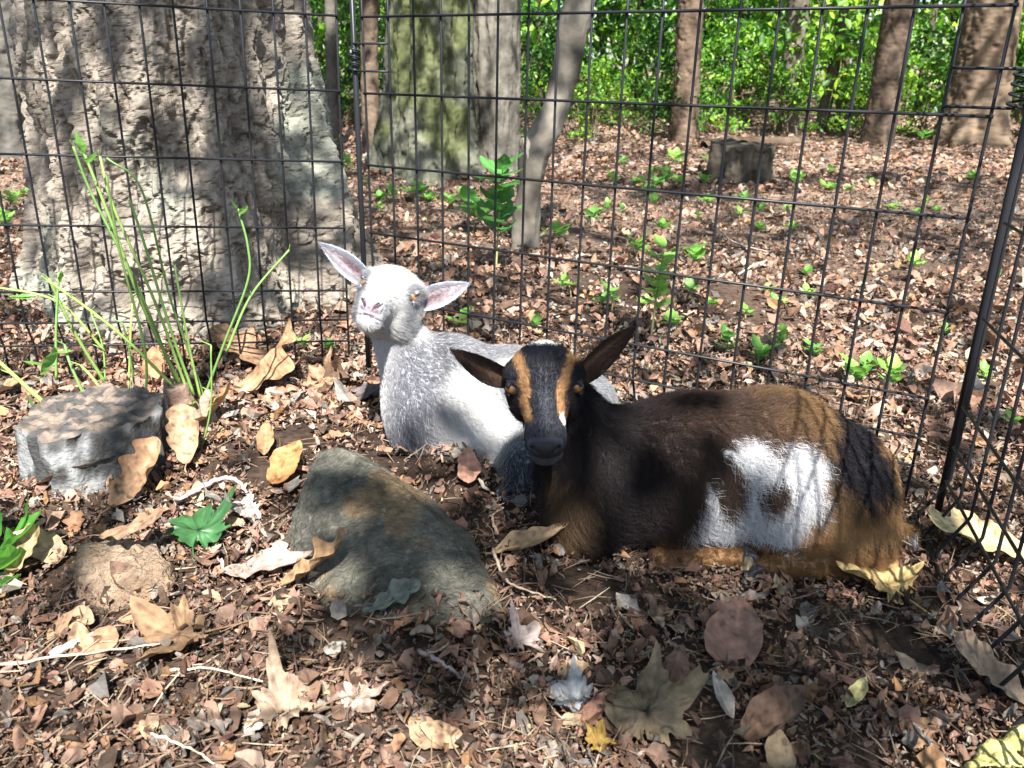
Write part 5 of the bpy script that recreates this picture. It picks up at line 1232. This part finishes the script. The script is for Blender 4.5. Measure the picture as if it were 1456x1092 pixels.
# ---------------------------------------------------------------- the white and grey goat
def white_goat():
    HP['slim'] = .17
    ch, mid, rp = P(630, 566, 1.49), P(722, 570, 1.52), P(812, 582, 1.54)
    base = np.array([mid[0], 1.47, gz(mid[0], 1.47)])
    head_o = P(552, 426, 1.45)
    right = P(586, 421, 1.45) - P(513, 398, 1.45); right /= np.linalg.norm(right); right = right + np.array([0, .10, 0])
    muz = np.array([-.12, -1.0, .27]); y = muz / np.linalg.norm(muz); x = -(right - y * (right @ y)); x /= np.linalg.norm(x); R = np.stack([x, y, np.cross(x, y)], 1)
    back = head_o + R @ np.array([0, -.04, -.03])
    hq = P(768, 662, 1.36)
    def sdf(p):
        d = sd_cone(p, ch, mid, .098, .106); d = smin(d, sd_cone(p, mid, rp, .106, .094), .03); d = smin(d, sd_ell(p, P(640, 512, 1.51), (.06, .05, .05)), .05)
        d = smin(d, sd_ell(p, P(608, 606, 1.455), (.072, .078, .09)), .04)
        d = smin(d, sd_cone(p, P(600, 560, 1.485), back, .068, .042), .05)
        d = smin(d, sd_ell(p, P(700, 630, 1.43), (.085, .07, .07)), .03)
        d = smin(d, sd_ell(p, hq, (.075, .075, .078)), .03)                       # dark haunch
        d = smin(d, sd_ell(p, P(740, 708, 1.30), (.065, .04, .032)), .02)
        d = smin(d, sd_ell(p, P(640, 655, 1.40), (.06, .035, .028)), .02)
        return d
    X = lambda a, Y=1.42: P(a, 600, Y)[0]
    Z = lambda b, Y=1.42: P(650, b, Y)[2]
    def col(p, n):
        v = fbm(p * 26, 2, 4); q = p[:, 0] + .012 * v; z = p[:, 2] + .012 * v
        c = np.tile(np.array([.52, .515, .51]), (len(p), 1))
        g = sstep(X(598), X(565), np.abs(q - X(605)) + X(0) * 0 + X(565) - 0 * q) if False else np.exp(-((q - X(594) - .12 * (z - Z(560))) / .056) ** 4) * sstep(Z(478), Z(500), z); c = mixc(c, (.085, .087, .108), g * .92)
        g2 = np.exp(-((q - X(643, 1.46)) / .028) ** 2 - ((z - Z(500, 1.46)) / .04) ** 2); c = mixc(c, (.05, .052, .06), g2 * .95)
        g3 = np.exp(-((q - X(700, 1.5)) / .09) ** 4) * sstep(Z(530, 1.45), Z(508, 1.47), z); c = mixc(c, (.12, .122, .14), g3 * .85)
        g4 = sstep(X(780, 1.5), X(850, 1.5), q) * sstep(1.40, 1.46, p[:, 1]); c = mixc(c, (.15, .155, .17), g4 * .9)
        dk = np.hypot((q - hq[0] - .012) / .088, (z - hq[2] + .012) / .098); c = mixc(c, (.055, .062, .075), sstep(1.25, .85, dk) * sstep(1.45, 1.40, p[:, 1]))
        lo_ = sstep(P(720, 672, 1.3)[2], P(720, 700, 1.3)[2], p[:, 2]) * sstep(X(670, 1.3), X(690, 1.3), q) * (p[:, 1] < 1.4); c = mixc(c, (.012, .012, .014), lo_)
        r = _hash(np.floor(p[:, 0] * 4000), np.floor(p[:, 1] * 4000), np.floor(p[:, 2] * 4000), 3); c = np.where(((r > .86) & (c.mean(1) < .2))[:, None], np.array([.45, .46, .48]), c)
        return c
    def hcol(l):
        x, y, z = np.abs(l[:, 0]), np.where(l[:, 1] > 0, l[:, 1] / MUZ, l[:, 1]), l[:, 2]; v = vnoise(l * 80, 3)
        c = np.tile(np.array([.52, .515, .50]), (len(l), 1))
        ed = np.hypot(x - EYE[0], (y - EYE[1]) * .9); c = mixc(c, (.09, .095, .12), sstep(.025, .015, np.hypot(ed, z - EYE[2]) + .004 * v) * .85)
        c = mixc(c, (.17, .175, .2), sstep(.022, .010, np.hypot(x - .047, y - .022) + .006 * v) * (z < EYE[2]) * .8)
        c = mixc(c, (.38, .38, .41), sstep(.02, .045, x) * sstep(-.02, -.055, y) * sstep(-.2, .5, v) * .7)
        c = mixc(c, (.42, .43, .48), sstep(.055, .085, y) * sstep(-.1, .5, v) * .6)
        nz = sstep(.1045, .1085, y) * (z > -.019) * (x < .015); c = mixc(c, (.25, .15, .155), nz)
        c = mixc(c, (.24, .21, .25), nz * np.clip(sstep(-.2, .4, v) * .6 + .8 * (l[:, 0] > -.002) * sstep(.02, .012, x), 0, 1) * .9)
        c = mixc(c, (.03, .016, .02), ((np.abs(z + .0075 - (x - .012) * .9) < .0034) & (x > .006) & (x < .019) & (y > .105)).astype(float))
        zl = -.026 - 9.9 * x ** 2; c = mixc(c, (.28, .22, .25), (np.abs(z - zl) < .0026) * (y > .072) * 1.0)
        c = mixc(c, (.70, .62, .52), sstep(-.04, -.06, z) * .5)
        return c
    def ecol(inn, tt, uu, V):
        o = np.tile(np.array([.34, .355, .40]), (len(tt), 1)); i_ = mixc(np.tile(np.array([.27, .24, .255]), (len(tt), 1)), (.12, .075, .085), sstep(.5, .1, np.abs(uu - .1)) * sstep(.75, .35, tt))
        return mixc(o * (1 - inn[:, None]) + i_ * inn[:, None], (.33, .37, .45), sstep(.6, .9, np.abs(uu)))
    Ri = R.T; ev = lambda px, py, Y: Ri @ (P(px, py, Y) - head_o); tocam = Ri @ np.array([0, -1.0, .3])
    ears = [dict(base=ev(523, 398, 1.475), tip=ev(456, 346, 1.49), face=tocam + Ri @ np.array([-.2, 0, -.1]), width=.046, cup=.5, col=ecol, droop=.02),
            dict(base=ev(592, 432, 1.475), tip=ev(667, 403, 1.49), face=tocam + Ri @ np.array([.2, 0, .1]), width=.048, cup=.5, col=ecol, droop=.02)]
    def flow(p, n):
        f = np.tile(np.array([.75, .05, -.65]), (len(p), 1)); nk = sstep(Z(560), Z(500), p[:, 2])[:, None] * sstep(X(640), X(600), p[:, 0])[:, None]; f = f * (1 - nk) + np.array([.2, 0, -1]) * nk
        return f
    ln = lambda p, n: .014 + .010 * sstep(Z(540), Z(640), p[:, 2]) + .006 * sstep(1.42, 1.36, p[:, 1])
    lo, hi = (P(520, 600, 1.45)[0] - .05, 1.20, -.05), (rp[0] + .16, 1.70, .46)
    return goat('goat', 'white and grey goat with raised head and pale upright ears beside the corner tube', base, head_o, R, sdf, lo, hi, col, hcol, ears, (.19, .105, .038), flow, ln, (62000, 34000, 5000), 600, .006, body_lift=.5, hs=1.06, fluff=2.1, clump=.35, cell=.010)
white_goat()
